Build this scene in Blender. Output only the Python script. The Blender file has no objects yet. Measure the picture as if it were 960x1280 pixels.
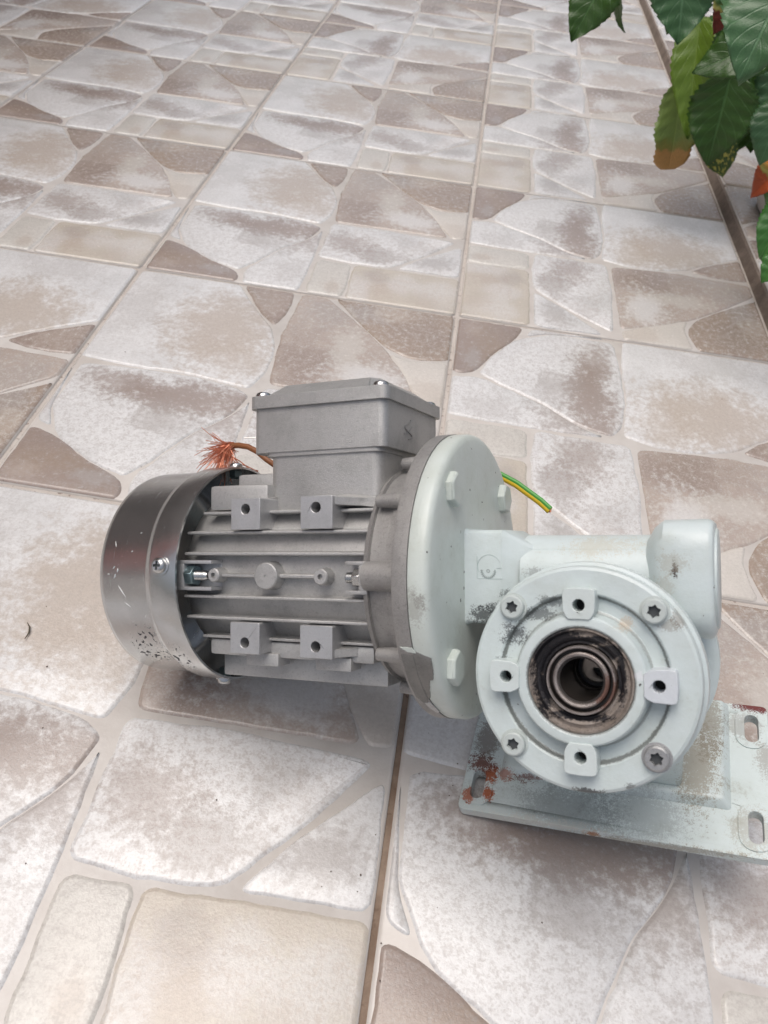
import bpy, bmesh, math, random
from mathutils import Vector, Matrix, noise as mnoise
from mathutils.geometry import tessellate_polygon
random.seed(7)
SC = bpy.context.scene
COL = SC.collection
R = math.radians


CAMR = [[0.9869613, 0.13437893, 0.08859855], [-0.1575027, 0.69285974, 0.70366063], [0.03317079, -0.70844032, 0.70499079]]
CAMC = [0.314886, -0.393451, 0.423465]
MROT = [[0.9069559848061985, -0.3893906142729736, -0.16064181006305675], [-0.16008007510305022, -0.671379712494769, 0.7236184431075839], [0.38962188231568917, 0.6305745246729828, 0.671245527101836]]
ORG = (0.34509278, -0.12770321, 0.12341443)
PP = (-20.23160859, -49.79974231, -152.87918993); PEX = (0.99513244, -0.08284757, -0.05336381); PD = (-0.02301905, -0.72194704, 0.69156533); PEN = (0.09582036, 0.68697071, 0.72033999)
TWIG = (0.0903, -0.1228)
LEAVES = [
    ('green', (0.443, 0.681, 0.258), (0.409, 0.639, 0.185), 0.0552, 10, 0.25, 0.15, 0),
    ('green', (0.46, 0.766, 0.216), (0.481, 0.755, 0.172), 0.0235, 72, 0.3, 0.1, 0),
    ('greyish', (0.496, 0.586, 0.287), (0.508, 0.547, 0.216), 0.064, -5, 0.18, 0.12, 1),
    ('greyish', (0.557, 0.427, 0.315), (0.53, 0.376, 0.234), 0.0765, 8, 0.22, 0.1, 1),
    ('reddish', (0.566, 0.631, 0.265), (0.555, 0.611, 0.214), 0.0338, -20, 0.3, 0.1, 3),
    ('dark', (0.584, 0.486, 0.246), (0.515, 0.479, 0.21), 0.0498, 0, 0.2, 0.15, 0),
    ('yellowgreen', (0.549, 0.676, 0.217), (0.561, 0.604, 0.111), 0.0438, 20, 0.45, 0.12, 2),
    ('withered', (0.551, 0.674, 0.151), (0.566, 0.646, 0.058), 0.0465, -10, 0.25, 0.25, 4),
    ('dark', (0.587, 0.61, 0.18), (0.59, 0.584, 0.09), 0.0649, 0, 0.2, 0.15, 0),
    ('spotted', (0.603, 0.638, 0.112), (0.628, 0.635, 0.06), 0.0347, 10, 0.3, 0.2, 5),
    ('dark', (0.626, 0.677, 0.181), (0.633, 0.651, 0.092), 0.0549, -15, 0.25, 0.15, 0),
    ('dark', (0.617, 0.5, 0.195), (0.608, 0.473, 0.136), 0.0416, 10, 0.2, 0.1, 1),
    ('dried', (0.673, 0.574, 0.108), (0.642, 0.568, 0.071), 0.0329, 10, 0.5, 0.5, 6),
    ('green', (0.625, 0.388, 0.146), (0.605, 0.363, 0.09), 0.0377, 10, 0.2, 0.15, 7),
    ('greyish', (0.616, 0.312, 0.134), (0.593, 0.304, 0.094), 0.0369, 15, 0.2, 0.15, 7),
    ('dark', (0.646, 0.714, 0.187), (0.58, 0.684, 0.127), 0.067, 20, 0.25, 0.1, 0),
    ('dark', (0.609, 0.711, 0.216), (0.561, 0.696, 0.172), 0.0468, 10, 0.25, 0.1, 0),
    ('green', (0.671, 0.771, 0.21), (0.647, 0.719, 0.128), 0.0686, 10, 0.25, 0.1, 0),
    ('green', (0.573, 0.668, 0.111), (0.581, 0.664, 0.076), 0.0294, 10, 0.25, 0.1, 2),
    ('dark', (0.703, 0.675, 0.144), (0.684, 0.605, 0.043), 0.0575, 10, 0.25, 0.1, 0),
    ('yellowgreen', (0.601, 0.734, 0.176), (0.564, 0.69, 0.103), 0.051, 10, 0.3, 0.12, 2),
    ('dark', (0.632, 0.703, 0.144), (0.633, 0.676, 0.069), 0.0631, -10, 0.25, 0.1, 0),
    ('green', (0.666, 0.747, 0.154), (0.668, 0.699, 0.075), 0.0622, 12, 0.25, 0.1, 0),
    ('greyish', (0.593, 0.624, 0.226), (0.585, 0.61, 0.164), 0.0576, -8, 0.25, 0.12, 0),
    ('dark', (0.657, 0.64, 0.207), (0.639, 0.605, 0.141), 0.0623, -8, 0.25, 0.12, 1),
    ('green', (0.556, 0.77, 0.247), (0.528, 0.738, 0.184), 0.0536, 14, 0.25, 0.12, 0),
    ('dark', (0.658, 0.465, 0.094), (0.654, 0.44, 0.038), 0.0473, -12, 0.25, 0.12, 7),
]

# ------------------------------------------------------------------ camera
cam_d = bpy.data.cameras.new("camera")
cam = bpy.data.objects.new("camera", cam_d); COL.objects.link(cam); SC.camera = cam
cam_d.sensor_fit = 'VERTICAL'; cam_d.sensor_height = 36.0; cam_d.sensor_width = 27.0
cam_d.lens = 36.0 * 994.09 / 1280.0
cam_d.clip_start = 0.01; cam_d.clip_end = 200
_right = Vector(CAMR[0]); _up = Vector(CAMR[1]); _back = Vector(CAMR[2])
cm = Matrix((_right, _up, _back)).transposed().to_4x4(); cm.translation = Vector(CAMC)
cam.matrix_world = cm
cam_d.dof.use_dof = True; cam_d.dof.focus_distance = 0.47; cam_d.dof.aperture_fstop = 17.0

# ------------------------------------------------------------------ sky, sun, exposure
world = bpy.data.worlds.new("World"); SC.world = world; world.use_nodes = True
wn = world.node_tree.nodes; wl = world.node_tree.links
bg = wn["Background"]
sky = wn.new("ShaderNodeTexSky"); sky.sky_type = 'NISHITA'; sky.sun_disc = False
SUN_EL, SUN_AZ = 76.0, 285.0          # azimuth measured clockwise from +Y
sky.sun_elevation = R(SUN_EL); sky.sun_rotation = R(SUN_AZ)
sky.air_density = 1.0; sky.dust_density = 6.0; sky.ozone_density = 0.6
hs = wn.new("ShaderNodeHueSaturation"); hs.inputs["Saturation"].default_value = 0.62      # thin overcast
wl.new(sky.outputs[0], hs.inputs["Color"]); wl.new(hs.outputs[0], bg.inputs[0]); bg.inputs[1].default_value = 0.105
sun_d = bpy.data.lights.new("sun", 'SUN'); sun_d.energy = 1.25; sun_d.angle = R(48); sun_d.color = (1.0, 0.955, 0.915)
sun = bpy.data.objects.new("sun", sun_d); COL.objects.link(sun)
sdir = Vector((math.sin(R(SUN_AZ)) * math.cos(R(SUN_EL)), math.cos(R(SUN_AZ)) * math.cos(R(SUN_EL)), math.sin(R(SUN_EL))))
sun.rotation_euler = sdir.to_track_quat('Z', 'Y').to_euler(); sun.location = sdir * 5
SC.view_settings.view_transform = 'Standard'; SC.view_settings.look = 'None'
SC.view_settings.gamma = 1.0; SC.view_settings.use_curve_mapping = False
SC.view_settings.exposure = 0.2
SC.cycles.max_bounces = 6

# ------------------------------------------------------------------ node helpers
class NT:
    def __init__(s, name):
        s.m = bpy.data.materials.new(name); s.m.use_nodes = True
        s.t = s.m.node_tree; s.b = s.t.nodes["Principled BSDF"]
    def n(s, typ, **kw):
        x = s.t.nodes.new("ShaderNode" + typ)
        for k, v in kw.items(): setattr(x, k, v)
        return x
    def put(s, sock, v):
        if isinstance(v, bpy.types.NodeSocket): s.t.links.new(v, sock)
        elif isinstance(v, (tuple, list)) and sock.type == 'RGBA': sock.default_value = (*v[:3], 1)
        else: sock.default_value = v
    def math(s, op, a, b=0.0, c=0.0):
        x = s.n("Math", operation=op)
        for i, v in enumerate((a, b, c)): s.put(x.inputs[i], v)
        return x.outputs[0]
    def vmath(s, op, a, b=(0, 0, 0)):
        x = s.n("VectorMath", operation=op); s.put(x.inputs[0], a); s.put(x.inputs[1], b)
        return x.outputs["Value"] if op in ('LENGTH', 'DISTANCE', 'DOT_PRODUCT') else x.outputs["Vector"]
    def noise(s, vec, scale, detail=4.0, rough=0.55, dist=0.0):
        x = s.n("TexNoise"); s.put(x.inputs["Vector"], vec); x.inputs["Scale"].default_value = scale
        x.inputs["Detail"].default_value = detail; x.inputs["Roughness"].default_value = rough
        x.inputs["Distortion"].default_value = dist
        return x.outputs[0]
    def step(s, v, lo, hi):
        x = s.n("MapRange", interpolation_type='SMOOTHSTEP'); s.put(x.inputs[0], v)
        x.inputs[1].default_value = lo; x.inputs[2].default_value = hi
        return x.outputs[0]
    def mix(s, f, a, b):
        x = s.n("Mix", data_type='RGBA'); s.put(x.inputs[0], f); s.put(x.inputs[6], a); s.put(x.inputs[7], b)
        return x.outputs[2]
    def bump(s, h, strength, dist, prev=None):
        x = s.n("Bump"); x.inputs["Strength"].default_value = strength; x.inputs["Distance"].default_value = dist
        s.put(x.inputs["Height"], h)
        if prev is not None: s.put(x.inputs["Normal"], prev)
        return x.outputs[0]
    def out(s, col=None, rough=None, metal=None, normal=None, **kw):
        b = s.b
        if col is not None: s.put(b.inputs["Base Color"], col)
        if rough is not None: s.put(b.inputs["Roughness"], rough)
        if metal is not None: s.put(b.inputs["Metallic"], metal)
        if normal is not None: s.put(b.inputs["Normal"], normal)
        for k, v in kw.items(): s.put(b.inputs[k.replace("_", " ")], v)
        return s.m

def lin(r, g, b):   # 8-bit display value to linear
    f = lambda c: c / 12.92 if c <= 0.04045 else ((c + 0.055) / 1.055) ** 2.4
    return (f(r / 255), f(g / 255), f(b / 255))

# ------------------------------------------------------------------ floor materials
def stone_mat(name, base, blots, speck=None, speck_amt=0.0, rough=0.24):
    """glazed stone print: a base colour with ragged blotches laid out in tile coordinates"""
    t = NT(name)
    uv = t.n("TexCoord").outputs["UV"]
    n1 = t.noise(uv, 12, 6, 0.7); n2 = t.noise(uv, 60, 6, 0.72); n3 = t.noise(uv, 210, 3, 0.65)
    nd = t.math('ADD', t.math('MULTIPLY', t.math('SUBTRACT', n1, 0.5), 2.4), t.math('MULTIPLY', t.math('SUBTRACT', n2, 0.5), 2.1))
    col = t.mix(t.step(t.noise(uv, 6, 4, 0.6), 0.35, 0.7), tuple(c * 1.04 for c in base), tuple(c * 0.93 for c in base))
    for (u, v, ru, rv, c, amt) in blots:
        d = t.vmath('LENGTH', t.vmath('MULTIPLY', t.vmath('SUBTRACT', uv, (u, v, 0)), (1 / ru, 1 / rv, 0)))
        f = t.step(t.math('SUBTRACT', nd, d), -1.35, -0.35)
        col = t.mix(t.math('MULTIPLY', f, amt), col, c)
    if speck is not None:
        f = t.step(t.math('ADD', t.math('MULTIPLY', n2, 0.7), t.math('MULTIPLY', n3, 0.45)), 0.52, 0.70)
        col = t.mix(t.math('MULTIPLY', f, speck_amt), col, speck)
    pos = t.n("NewGeometry").outputs["Position"]
    g = t.step(t.noise(pos, 420, 3, 0.7), 0.3, 0.75)
    col = t.mix(t.math('MULTIPLY', g, 0.30), col, t.mix(0.5, col, (0.20, 0.165, 0.145)))
    dirt = t.step(t.noise(pos, 5, 4, 0.6), 0.52, 0.8)
    col = t.mix(t.math('MULTIPLY', dirt, 0.14), col, (0.30, 0.24, 0.19))
    h = t.math('ADD', t.math('MULTIPLY', n2, 0.6), t.math('MULTIPLY', n3, 0.5))
    rg = t.math('ADD', rough, t.math('MULTIPLY', t.math('SUBTRACT', n2, 0.5), 0.3))
    return t.out(col, rg, normal=t.bump(h, 0.35, 0.0012), Coat_Weight=0.3, Coat_Roughness=0.16)

WHITE = (0.70, 0.695, 0.69); CREAM = (0.60, 0.57, 0.525); BEIGE = (0.50, 0.43, 0.37)
TAUPE = (0.315, 0.25, 0.217); BROWN = (0.335, 0.262, 0.212); GREYT = (0.38, 0.345, 0.325)
SM = {
 'pentagon': stone_mat("stone_white_beige", WHITE, [(.34, .74, .17, .2, BEIGE, .85), (.40, .60, .12, .10, BEIGE, .5), (.08, .78, .08, .15, GREYT, .2)], GREYT, .25),
 'chip':     stone_mat("stone_taupe", TAUPE, [(.40, .92, .1, .1, BEIGE, .3)], CREAM, .35),
 'streak':   stone_mat("stone_white_streak", WHITE, [(.34, .395, .20, .07, TAUPE, .9), (.16, .42, .12, .05, TAUPE, .65), (.30, .30, .10, .06, GREYT, .5)], GREYT, .5),
 'corner':   stone_mat("stone_white_speckled", WHITE, [(.44, .32, .08, .08, TAUPE, .6), (.44, .12, .07, .07, GREYT, .25)], GREYT, .45),
 'wedge':    stone_mat("stone_brown", TAUPE, [(.12, .10, .12, .05, BROWN, .8), (.22, .06, .06, .03, GREYT, .7), (.06, .05, .04, .03, BEIGE, .35)], GREYT, .45),
 'sliver':   stone_mat("stone_white", WHITE, [(.03, .3, .05, .05, GREYT, .4)], GREYT, .4),
 'block':    stone_mat("stone_mottled", (.44, .37, .325), [(.60, .62, .13, .14, TAUPE, .95), (.78, .60, .13, .07, WHITE, .75), (.60, .90, .1, .08, GREYT, .5), (.70, .72, .05, .12, CREAM, .6)], CREAM, .45),
 'bar':      stone_mat("stone_tan", BROWN, [(.90, .86, .12, .08, TAUPE, .5), (.70, .92, .1, .06, GREYT, .7), (.82, .95, .07, .05, BEIGE, .6)], CREAM, .5),
 'cream':    stone_mat("stone_cream", (.63, .59, .54), [(.95, .58, .06, .06, BEIGE, .4)], GREYT, .15),
 'long':     stone_mat("stone_white_long", WHITE, [(.60, .36, .10, .08, TAUPE, .55), (.70, .31, .10, .06, GREYT, .6), (.84, .40, .1, .05, GREYT, .22)], TAUPE, .4),
 'blade':    stone_mat("stone_white_blade", WHITE, [(.90, .31, .07, .05, GREYT, .55)], GREYT, .35),
 'small':    stone_mat("stone_pale", (.62, .595, .55), [(.58, .12, .04, .07, CREAM, .9), (.60, .06, .03, .04, BEIGE, .6)], GREYT, .4),
 'sand':     stone_mat("stone_sand", (.55, .50, .43), [(.74, .10, .09, .08, BEIGE, .8), (.67, .07, .05, .09, WHITE, .55), (.81, .14, .05, .08, WHITE, .5), (.72, .17, .05, .04, GREYT, .4), (.93, .12, .07, .10, WHITE, .5), (.90, .05, .05, .05, BEIGE, .5)], BEIGE, .6),
 'pale':     stone_mat("stone_pale_sand", (.58, .53, .46), [(.92, .10, .06, .08, WHITE, .8), (.89, .17, .04, .04, BEIGE, .8)], BEIGE, .6),
}
def groove_mat():
    t = NT("tile_glaze_groove"); pos = t.n("NewGeometry").outputs["Position"]
    a = t.step(t.noise(pos, 60, 4, 0.6), 0.35, 0.7); b = t.step(t.noise(pos, 9, 4, 0.6), 0.45, 0.75)
    col = t.mix(a, (0.585, 0.55, 0.515), (0.53, 0.49, 0.455)); col = t.mix(t.math('MULTIPLY', b, 0.4), col, (0.40, 0.36, 0.32))
    return t.out(col, 0.34, normal=t.bump(t.noise(pos, 300, 3), 0.25, 0.0008))
GROOVE = groove_mat()
def mortar_mat():
    t = NT("joint_mortar"); pos = t.n("NewGeometry").outputs["Position"]
    a = t.step(t.noise(pos, 35, 5, 0.65), 0.35, 0.68); s_ = t.step(t.noise(pos, 260, 2), 0.6, 0.7)
    col = t.mix(a, (0.46, 0.41, 0.37), (0.53, 0.485, 0.445))
    d = t.vmath('LENGTH', t.vmath('MULTIPLY', t.vmath('SUBTRACT', pos, (.33, -.33, 0)), (10, 2.6, 1)))   # soil washed into one joint
    col = t.mix(t.math('SUBTRACT', 1.0, t.step(d, .7, 1.25)), col, t.mix(a, (0.17, 0.115, 0.08), (0.27, 0.20, 0.15))); col = t.mix(t.math('MULTIPLY', s_, 0.6), col, (0.12, 0.075, 0.05))
    return t.out(col, 0.85, normal=t.bump(t.noise(pos, 500, 3), 0.5, 0.001))
MORTAR = mortar_mat()
def riser_mat():
    t = NT("dark_step_edge"); pos = t.n("NewGeometry").outputs["Position"]  # mottled dark brown face of the step
    return t.out(t.mix(t.step(t.noise(pos, 40, 5, .65), .35, .7), (.15, .115, .092), (.25, .20, .165)), .8, normal=t.bump(t.noise(pos, 300, 4), .6, .002))
RISER = riser_mat()

# ------------------------------------------------------------------ motor materials (root-space coordinates, metres)
KU = 0.0008697                                   # one motor unit in metres
def V(x, n, u): return Vector((x * KU, -n * KU, u * KU))
ROOT = bpy.data.objects.new("gear_motor", None); COL.objects.link(ROOT)

def rootpos(t):
    x = t.n("TexCoord"); x.object = ROOT; return x.outputs["Object"]
def spot(t, pos, c, r, nz, lo=-1.2, hi=-0.6):
    """ragged patch around a point of the motor"""
    rr = (r, r, r) if not isinstance(r, tuple) else r
    d = t.vmath('LENGTH', t.vmath('MULTIPLY', t.vmath('SUBTRACT', pos, tuple(V(*c))), tuple(1 / (q * KU) for q in rr)))
    return t.step(t.math('SUBTRACT', nz, d), lo, hi)

def paint_mat(name, spots=(), base=(0.63, 0.71, 0.675), grime=0.35, chips=True, rough=0.38, rings=(), fine=3.0, chip_lo=0.745):
    t = NT(name); p = rootpos(t)
    n1 = t.noise(p, 70, 5, 0.65); n2 = t.noise(p, 420, 4, 0.7); n3 = t.noise(p, 1500, 3, 0.65)
    col = t.mix(t.step(n1, 0.35, 0.7), base, tuple(c * f for c, f in zip(base, (0.93, 0.93, 0.91))))
    gr = t.math('MULTIPLY', t.step(t.math('ADD', t.math('MULTIPLY', n1, 0.6), t.math('MULTIPLY', n2, 0.4)), 0.55, 0.72), grime)
    col = t.mix(gr, col, (0.36, 0.36, 0.31))
    rg = t.math('ADD', rough, t.math('MULTIPLY', gr, 0.5))
    if chips:
        c = t.step(t.noise(p, 230, 3, 0.5), chip_lo, chip_lo + .015)
        col = t.mix(c, col, (0.05, 0.045, 0.04))
    nz = t.math('ADD', t.math('MULTIPLY', t.math('SUBTRACT', n1, 0.5), 1.4), t.math('ADD', t.math('MULTIPLY', t.math('SUBTRACT', n2, 0.5), 2.2), t.math('MULTIPLY', t.math('SUBTRACT', n3, 0.5), fine)))
    for (rr, w, amt) in rings:                       # grime caught in the turned grooves of the cover
        q = t.vmath('MULTIPLY', t.vmath('SUBTRACT', p, tuple(V(77.5, 0, -46.9))), (1, 0, 1))
        d = t.math('ABSOLUTE', t.math('SUBTRACT', t.vmath('LENGTH', q), rr * KU))
        f = t.step(t.math('SUBTRACT', t.math('MULTIPLY', nz, .45), t.math('DIVIDE', d, w * KU)), -1.0, -.35)
        col = t.mix(t.math('MULTIPLY', f, amt), col, (.13, .13, .12))
    for (c, r, colr, amt) in spots:
        col = t.mix(t.math('MULTIPLY', spot(t, p, c, r, nz), amt), col, colr)
    h = t.math('ADD', t.math('MULTIPLY', n2, 0.8), t.math('MULTIPLY', n3, 0.3))
    return t.out(col, rg, normal=t.bump(h, 0.32, 0.0008), Coat_Weight=0.15, Coat_Roughness=0.2)

def cast_mat(name, base=(0.50, 0.495, 0.485), rough=0.48, metal=0.6, grain=0.55, dark=0.5):
    t = NT(name); p = rootpos(t)
    n1 = t.noise(p, 60, 5, 0.6); n2 = t.noise(p, 700, 3, 0.7); n3 = t.noise(p, 2600, 2, 0.6)
    col = t.mix(t.step(n1, 0.4, 0.75), base, tuple(c * 0.8 for c in base))
    col = t.mix(t.math('MULTIPLY', t.step(n2, 0.5, 0.8), dark), col, tuple(c * 0.45 for c in base))
    col = t.mix(t.math('MULTIPLY', t.step(n3, 0.56, 0.72), 0.5), col, tuple(min(1, c * 1.5) for c in base))
    h = t.math('ADD', t.math('MULTIPLY', n2, 0.4), t.math('MULTIPLY', n3, 0.6))
    rg = t.math('ADD', rough, t.math('MULTIPLY', t.math('SUBTRACT', n1, 0.5), 0.35))
    return t.out(col, rg, metal, normal=t.bump(h, grain, 0.0005))

ALU = cast_mat("cast_aluminium")
ALU_BOX = cast_mat("cast_aluminium_box", base=(0.46, 0.455, 0.445), rough=0.46, dark=0.4)
ALU_ROUGH = cast_mat("sand_cast_aluminium", base=(0.37, 0.36, 0.35), rough=0.6, grain=0.9, dark=0.55)
ALU_CUT = cast_mat("machined_aluminium", base=(0.52, 0.52, 0.525), rough=0.42, grain=0.3, dark=0.35)
STEEL = cast_mat("zinc_plated_steel", base=(0.62, 0.62, 0.61), rough=0.24, metal=0.95, grain=0.15, dark=0.2)
TEALNUT = cast_mat("chromated_steel", base=(0.30, 0.40, 0.42), rough=0.3, metal=0.9, grain=0.2, dark=0.3)
PAINT = paint_mat("mint_white_paint")
def simple(name, col, rough=0.6, metal=0.0):
    t = NT(name); p = t.n("TexCoord").outputs["Object"]
    n = t.noise(p, 800, 3); return t.out(t.mix(n, tuple(c * 0.85 for c in col), tuple(min(1, c * 1.12) for c in col)), rough, metal)
BLACK = simple("black_recess", (0.008, 0.008, 0.009), 0.7)
DARK = simple("dark_recess_and_ring", (0.06, 0.065, 0.07), 0.6)  # shades the screw recesses by colour; also colours the retaining ring
RUBBER = simple("black_gasket", (0.015, 0.015, 0.016), 0.5)

def cover_mat():
    t = NT("galvanised_sheet"); p = rootpos(t)
    n1 = t.noise(p, 45, 4, 0.6); n2 = t.noise(p, 500, 3, 0.6)
    # long fine streaks around the drum from rolling
    mp = t.n("Mapping"); t.put(mp.inputs[0], p); mp.inputs["Scale"].default_value = (2600, 60, 60)
    st = t.n("TexNoise"); t.put(st.inputs["Vector"], mp.outputs[0]); st.inputs["Scale"].default_value = 1.0; st.inputs["Detail"].default_value = 3
    col = t.mix(t.step(n1, 0.35, 0.7), (0.60, 0.605, 0.60), (0.50, 0.505, 0.50))
    nz = t.math('ADD', t.math('MULTIPLY', t.math('SUBTRACT', n1, 0.5), 1.2), t.math('MULTIPLY', t.math('SUBTRACT', n2, 0.5), 1.0))
    # remains of a glued label: flecks of black adhesive near the underside
    wn_ = t.n("TexNoise"); mp2 = t.n("Mapping"); t.put(mp2.inputs[0], p); mp2.inputs["Scale"].default_value = (1.0, 1.3, 0.55); mp2.inputs["Rotation"].default_value = (0, 0.3, 0)
    t.put(wn_.inputs["Vector"], mp2.outputs[0]); wn_.inputs["Scale"].default_value = 470; wn_.inputs["Detail"].default_value = 3
    fleck = t.step(wn_.outputs[0], 0.585, 0.61)
    area = t.math('MAXIMUM', spot(t, p, (-186, 50, -44), (11, 16, 14), nz, -1.3, -0.9), spot(t, p, (-166, 46, -51), (9, 14, 12), nz, -1.3, -0.9))
    col = t.mix(t.math('MULTIPLY', fleck, area), col, (0.03, 0.03, 0.035))
    sc = t.step(t.noise(p, 900, 1), 0.70, 0.72)
    col = t.mix(t.math('MULTIPLY', sc, spot(t, p, (-190, 62, 5), (16, 30, 24), nz)), col, (0.9, 0.9, 0.9))
    rg = t.math('ADD', 0.20, t.math('ADD', t.math('MULTIPLY', st.outputs[0], 0.10), t.math('MULTIPLY', t.math('MULTIPLY', fleck, area), 0.4)))
    met = t.math('SUBTRACT', 0.93, t.math('MULTIPLY', t.math('MULTIPLY', fleck, area), 0.9))
    return t.out(col, rg, met, normal=t.bump(t.math('ADD', t.math('MULTIPLY', st.outputs[0], 0.4), n2), 0.10, 0.0004))
COVER = cover_mat()

GREASE = (0.012, 0.011, 0.014); SEALT = (0.28, 0.235, 0.20)
def seal_mat():
    t = NT("greasy_oil_seal"); p = rootpos(t)
    n1 = t.noise(p, 130, 5, 0.7); n2 = t.noise(p, 800, 4, 0.7)
    nz = t.math('ADD', t.math('MULTIPLY', t.math('SUBTRACT', n1, 0.5), 1.6), t.math('MULTIPLY', t.math('SUBTRACT', n2, 0.5), 1.6))
    col = t.mix(t.step(n1, 0.35, 0.7), (0.24, 0.20, 0.17), (0.34, 0.30, 0.27))
    col = t.mix(t.math('MULTIPLY', t.step(n2, 0.52, 0.66), 0.6), col, (0.09, 0.075, 0.065))
    for c, r in (((62, 50, -38), (8, 30, 14)), ((69, 50, -30), (12, 30, 8)), ((61, 50, -52), (6, 30, 11)), ((91, 50, -33), (7, 30, 4)), ((76, 50, -63.5), (16, 30, 2.6)), ((96, 50, -44), (2.5, 30, 12)), ((84, 50, -28), (9, 30, 2.5))):
        col = t.mix(spot(t, p, c, r, nz, -1.15, -0.75), col, GREASE)
    return t.out(col, 0.5, 0.25, normal=t.bump(n2, 0.7, 0.0008))
SEAL = seal_mat()
def shaft_mat():
    t = NT("worn_steel_shaft"); p = rootpos(t)
    n1 = t.noise(p, 150, 5, 0.7); n2 = t.noise(p, 900, 4, 0.7)
    nz = t.math('ADD', t.math('MULTIPLY', t.math('SUBTRACT', n1, 0.5), 1.6), t.math('MULTIPLY', t.math('SUBTRACT', n2, 0.5), 1.6))
    col = t.mix(t.step(n1, 0.35, 0.7), (0.36, 0.325, 0.305), (0.26, 0.225, 0.21))
    col = t.mix(t.math('MULTIPLY', t.step(n2, 0.55, 0.68), 0.6), col, (0.12, 0.10, 0.09))
    col = t.mix(t.math('MULTIPLY', spot(t, p, (90, 50, -52), (7, 40, 9), nz), 0.75), col, (0.16, 0.06, 0.035))
    return t.out(col, 0.45, 0.6, normal=t.bump(n2, 0.5, 0.0005))
SHAFT = shaft_mat()
BORE = simple("shaded_greasy_bore", (0.045, 0.038, 0.034), .4, .5)  # grease tone darkened further to hold the bore's inner shade
SCRB = cast_mat("bare_screw", base=(0.42, 0.42, 0.42), rough=.42, metal=.6, grain=.4, dark=.7)

# ------------------------------------------------------------------ mesh helpers
class MB:
    def __init__(s): s.bm = bmesh.new(); s.mi = 0
    def face(s, vs):
        try: f = s.bm.faces.new(vs)
        except ValueError: return None
        f.material_index = s.mi; return f
    def hull8(s, pts, bevel=0.0, seg=2):
        """box from 8 corner points (bottom ring 0-3, top ring 4-7)"""
        v = [s.bm.verts.new(p) for p in pts]
        fs = [s.face([v[i] for i in q]) for q in ((3, 2, 1, 0), (4, 5, 6, 7), (0, 1, 5, 4), (1, 2, 6, 5), (2, 3, 7, 6), (3, 0, 4, 7))]
        if bevel > 0:
            ed = list({e for f in fs for e in f.edges})
            bmesh.ops.bevel(s.bm, geom=ed, offset=bevel * KU, segments=seg, profile=0.6, affect='EDGES', clamp_overlap=True)
        return s
    def box(s, a, b, bevel=0.0, seg=2, f=None):
        f = f or V
        (x0, n0, u0), (x1, n1, u1) = a, b
        return s.hull8([f(x0, n0, u0), f(x1, n0, u0), f(x1, n1, u0), f(x0, n1, u0), f(x0, n0, u1), f(x1, n0, u1), f(x1, n1, u1), f(x0, n1, u1)], bevel, seg)
    def lathe(s, prof, f, seg=48, a0=0.0, a1=2 * math.pi):
        """prof: (along, radius); f(along, c, s) -> point, with c, s = r*cos, r*sin"""
        full = abs(a1 - a0 - 2 * math.pi) < 1e-6
        n = seg if full else seg + 1
        rings = []
        for (h, r) in prof:
            if r <= 1e-6: rings.append([s.bm.verts.new(f(h, 0, 0))] * n)
            else: rings.append([s.bm.verts.new(f(h, r * math.cos(a0 + (a1 - a0) * i / seg), r * math.sin(a0 + (a1 - a0) * i / seg))) for i in range(n)])
        for A, B in zip(rings, rings[1:]):
            for i in range(seg):
                j = (i + 1) % n
                q = []
                for v in (A[i], A[j], B[j], B[i]):
                    if v not in q: q.append(v)
                if len(q) > 2: s.face(q)
        return s
    def prism(s, outer, holes, f, h0, h1, taper=0.0):
        loops = [outer] + list(holes)
        tri = tessellate_polygon([[Vector((x, y, 0)) for x, y in L] for L in loops])
        flat = [q for L in loops for q in L]
        cx = sum(q[0] for q in outer) / len(outer); cy = sum(q[1] for q in outer) / len(outer)
        lo = [s.bm.verts.new(f(x, y, h0)) for x, y in flat]
        hi = [s.bm.verts.new(f(cx + (x - cx) * (1 - taper), cy + (y - cy) * (1 - taper), h1)) for x, y in flat]
        for a, b, c in tri:
            s.face([hi[a], hi[b], hi[c]]); s.face([lo[c], lo[b], lo[a]])
        k = 0
        for L in loops:
            m = len(L)
            for i in range(m):
                j = (i + 1) % m
                s.face([lo[k + i], lo[k + j], hi[k + j], hi[k + i]])
            k += m
        return s
    def tube(s, path, rad, sides=8, cap=True):
        P = [Vector(p) for p in path]; rings = []
        up = Vector((0.3, 0.2, 0.9))
        for i, p in enumerate(P):
            d = (P[min(i + 1, len(P) - 1)] - P[max(i - 1, 0)]).normalized()
            a = d.cross(up)
            if a.length < 1e-4: a = d.cross(Vector((1, 0, 0)))
            a.normalize(); b = d.cross(a); up = -b if b.dot(up) < 0 else b
            r = rad[i] if isinstance(rad, (list, tuple)) else rad
            rings.append([s.bm.verts.new(p + r * (math.cos(2 * math.pi * k / sides) * a + math.sin(2 * math.pi * k / sides) * b)) for k in range(sides)])
        for A, B in zip(rings, rings[1:]):
            for k in range(sides): s.face([A[k], A[(k + 1) % sides], B[(k + 1) % sides], B[k]])
        if cap: s.face(rings[0][::-1]); s.face(rings[-1])
        return s
    def build(s, name, mat, parent=None, sharp=35, recalc=True, bevel=0.0):
        if recalc: bmesh.ops.recalc_face_normals(s.bm, faces=s.bm.faces)
        me = bpy.data.meshes.new(name); s.bm.to_mesh(me); s.bm.free()
        for q in me.polygons: q.use_smooth = True
        me.set_sharp_from_angle(angle=R(sharp))
        for m in (mat if isinstance(mat, (list, tuple)) else [mat]): me.materials.append(m)
        return link(name, me, parent, bevel)
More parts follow.
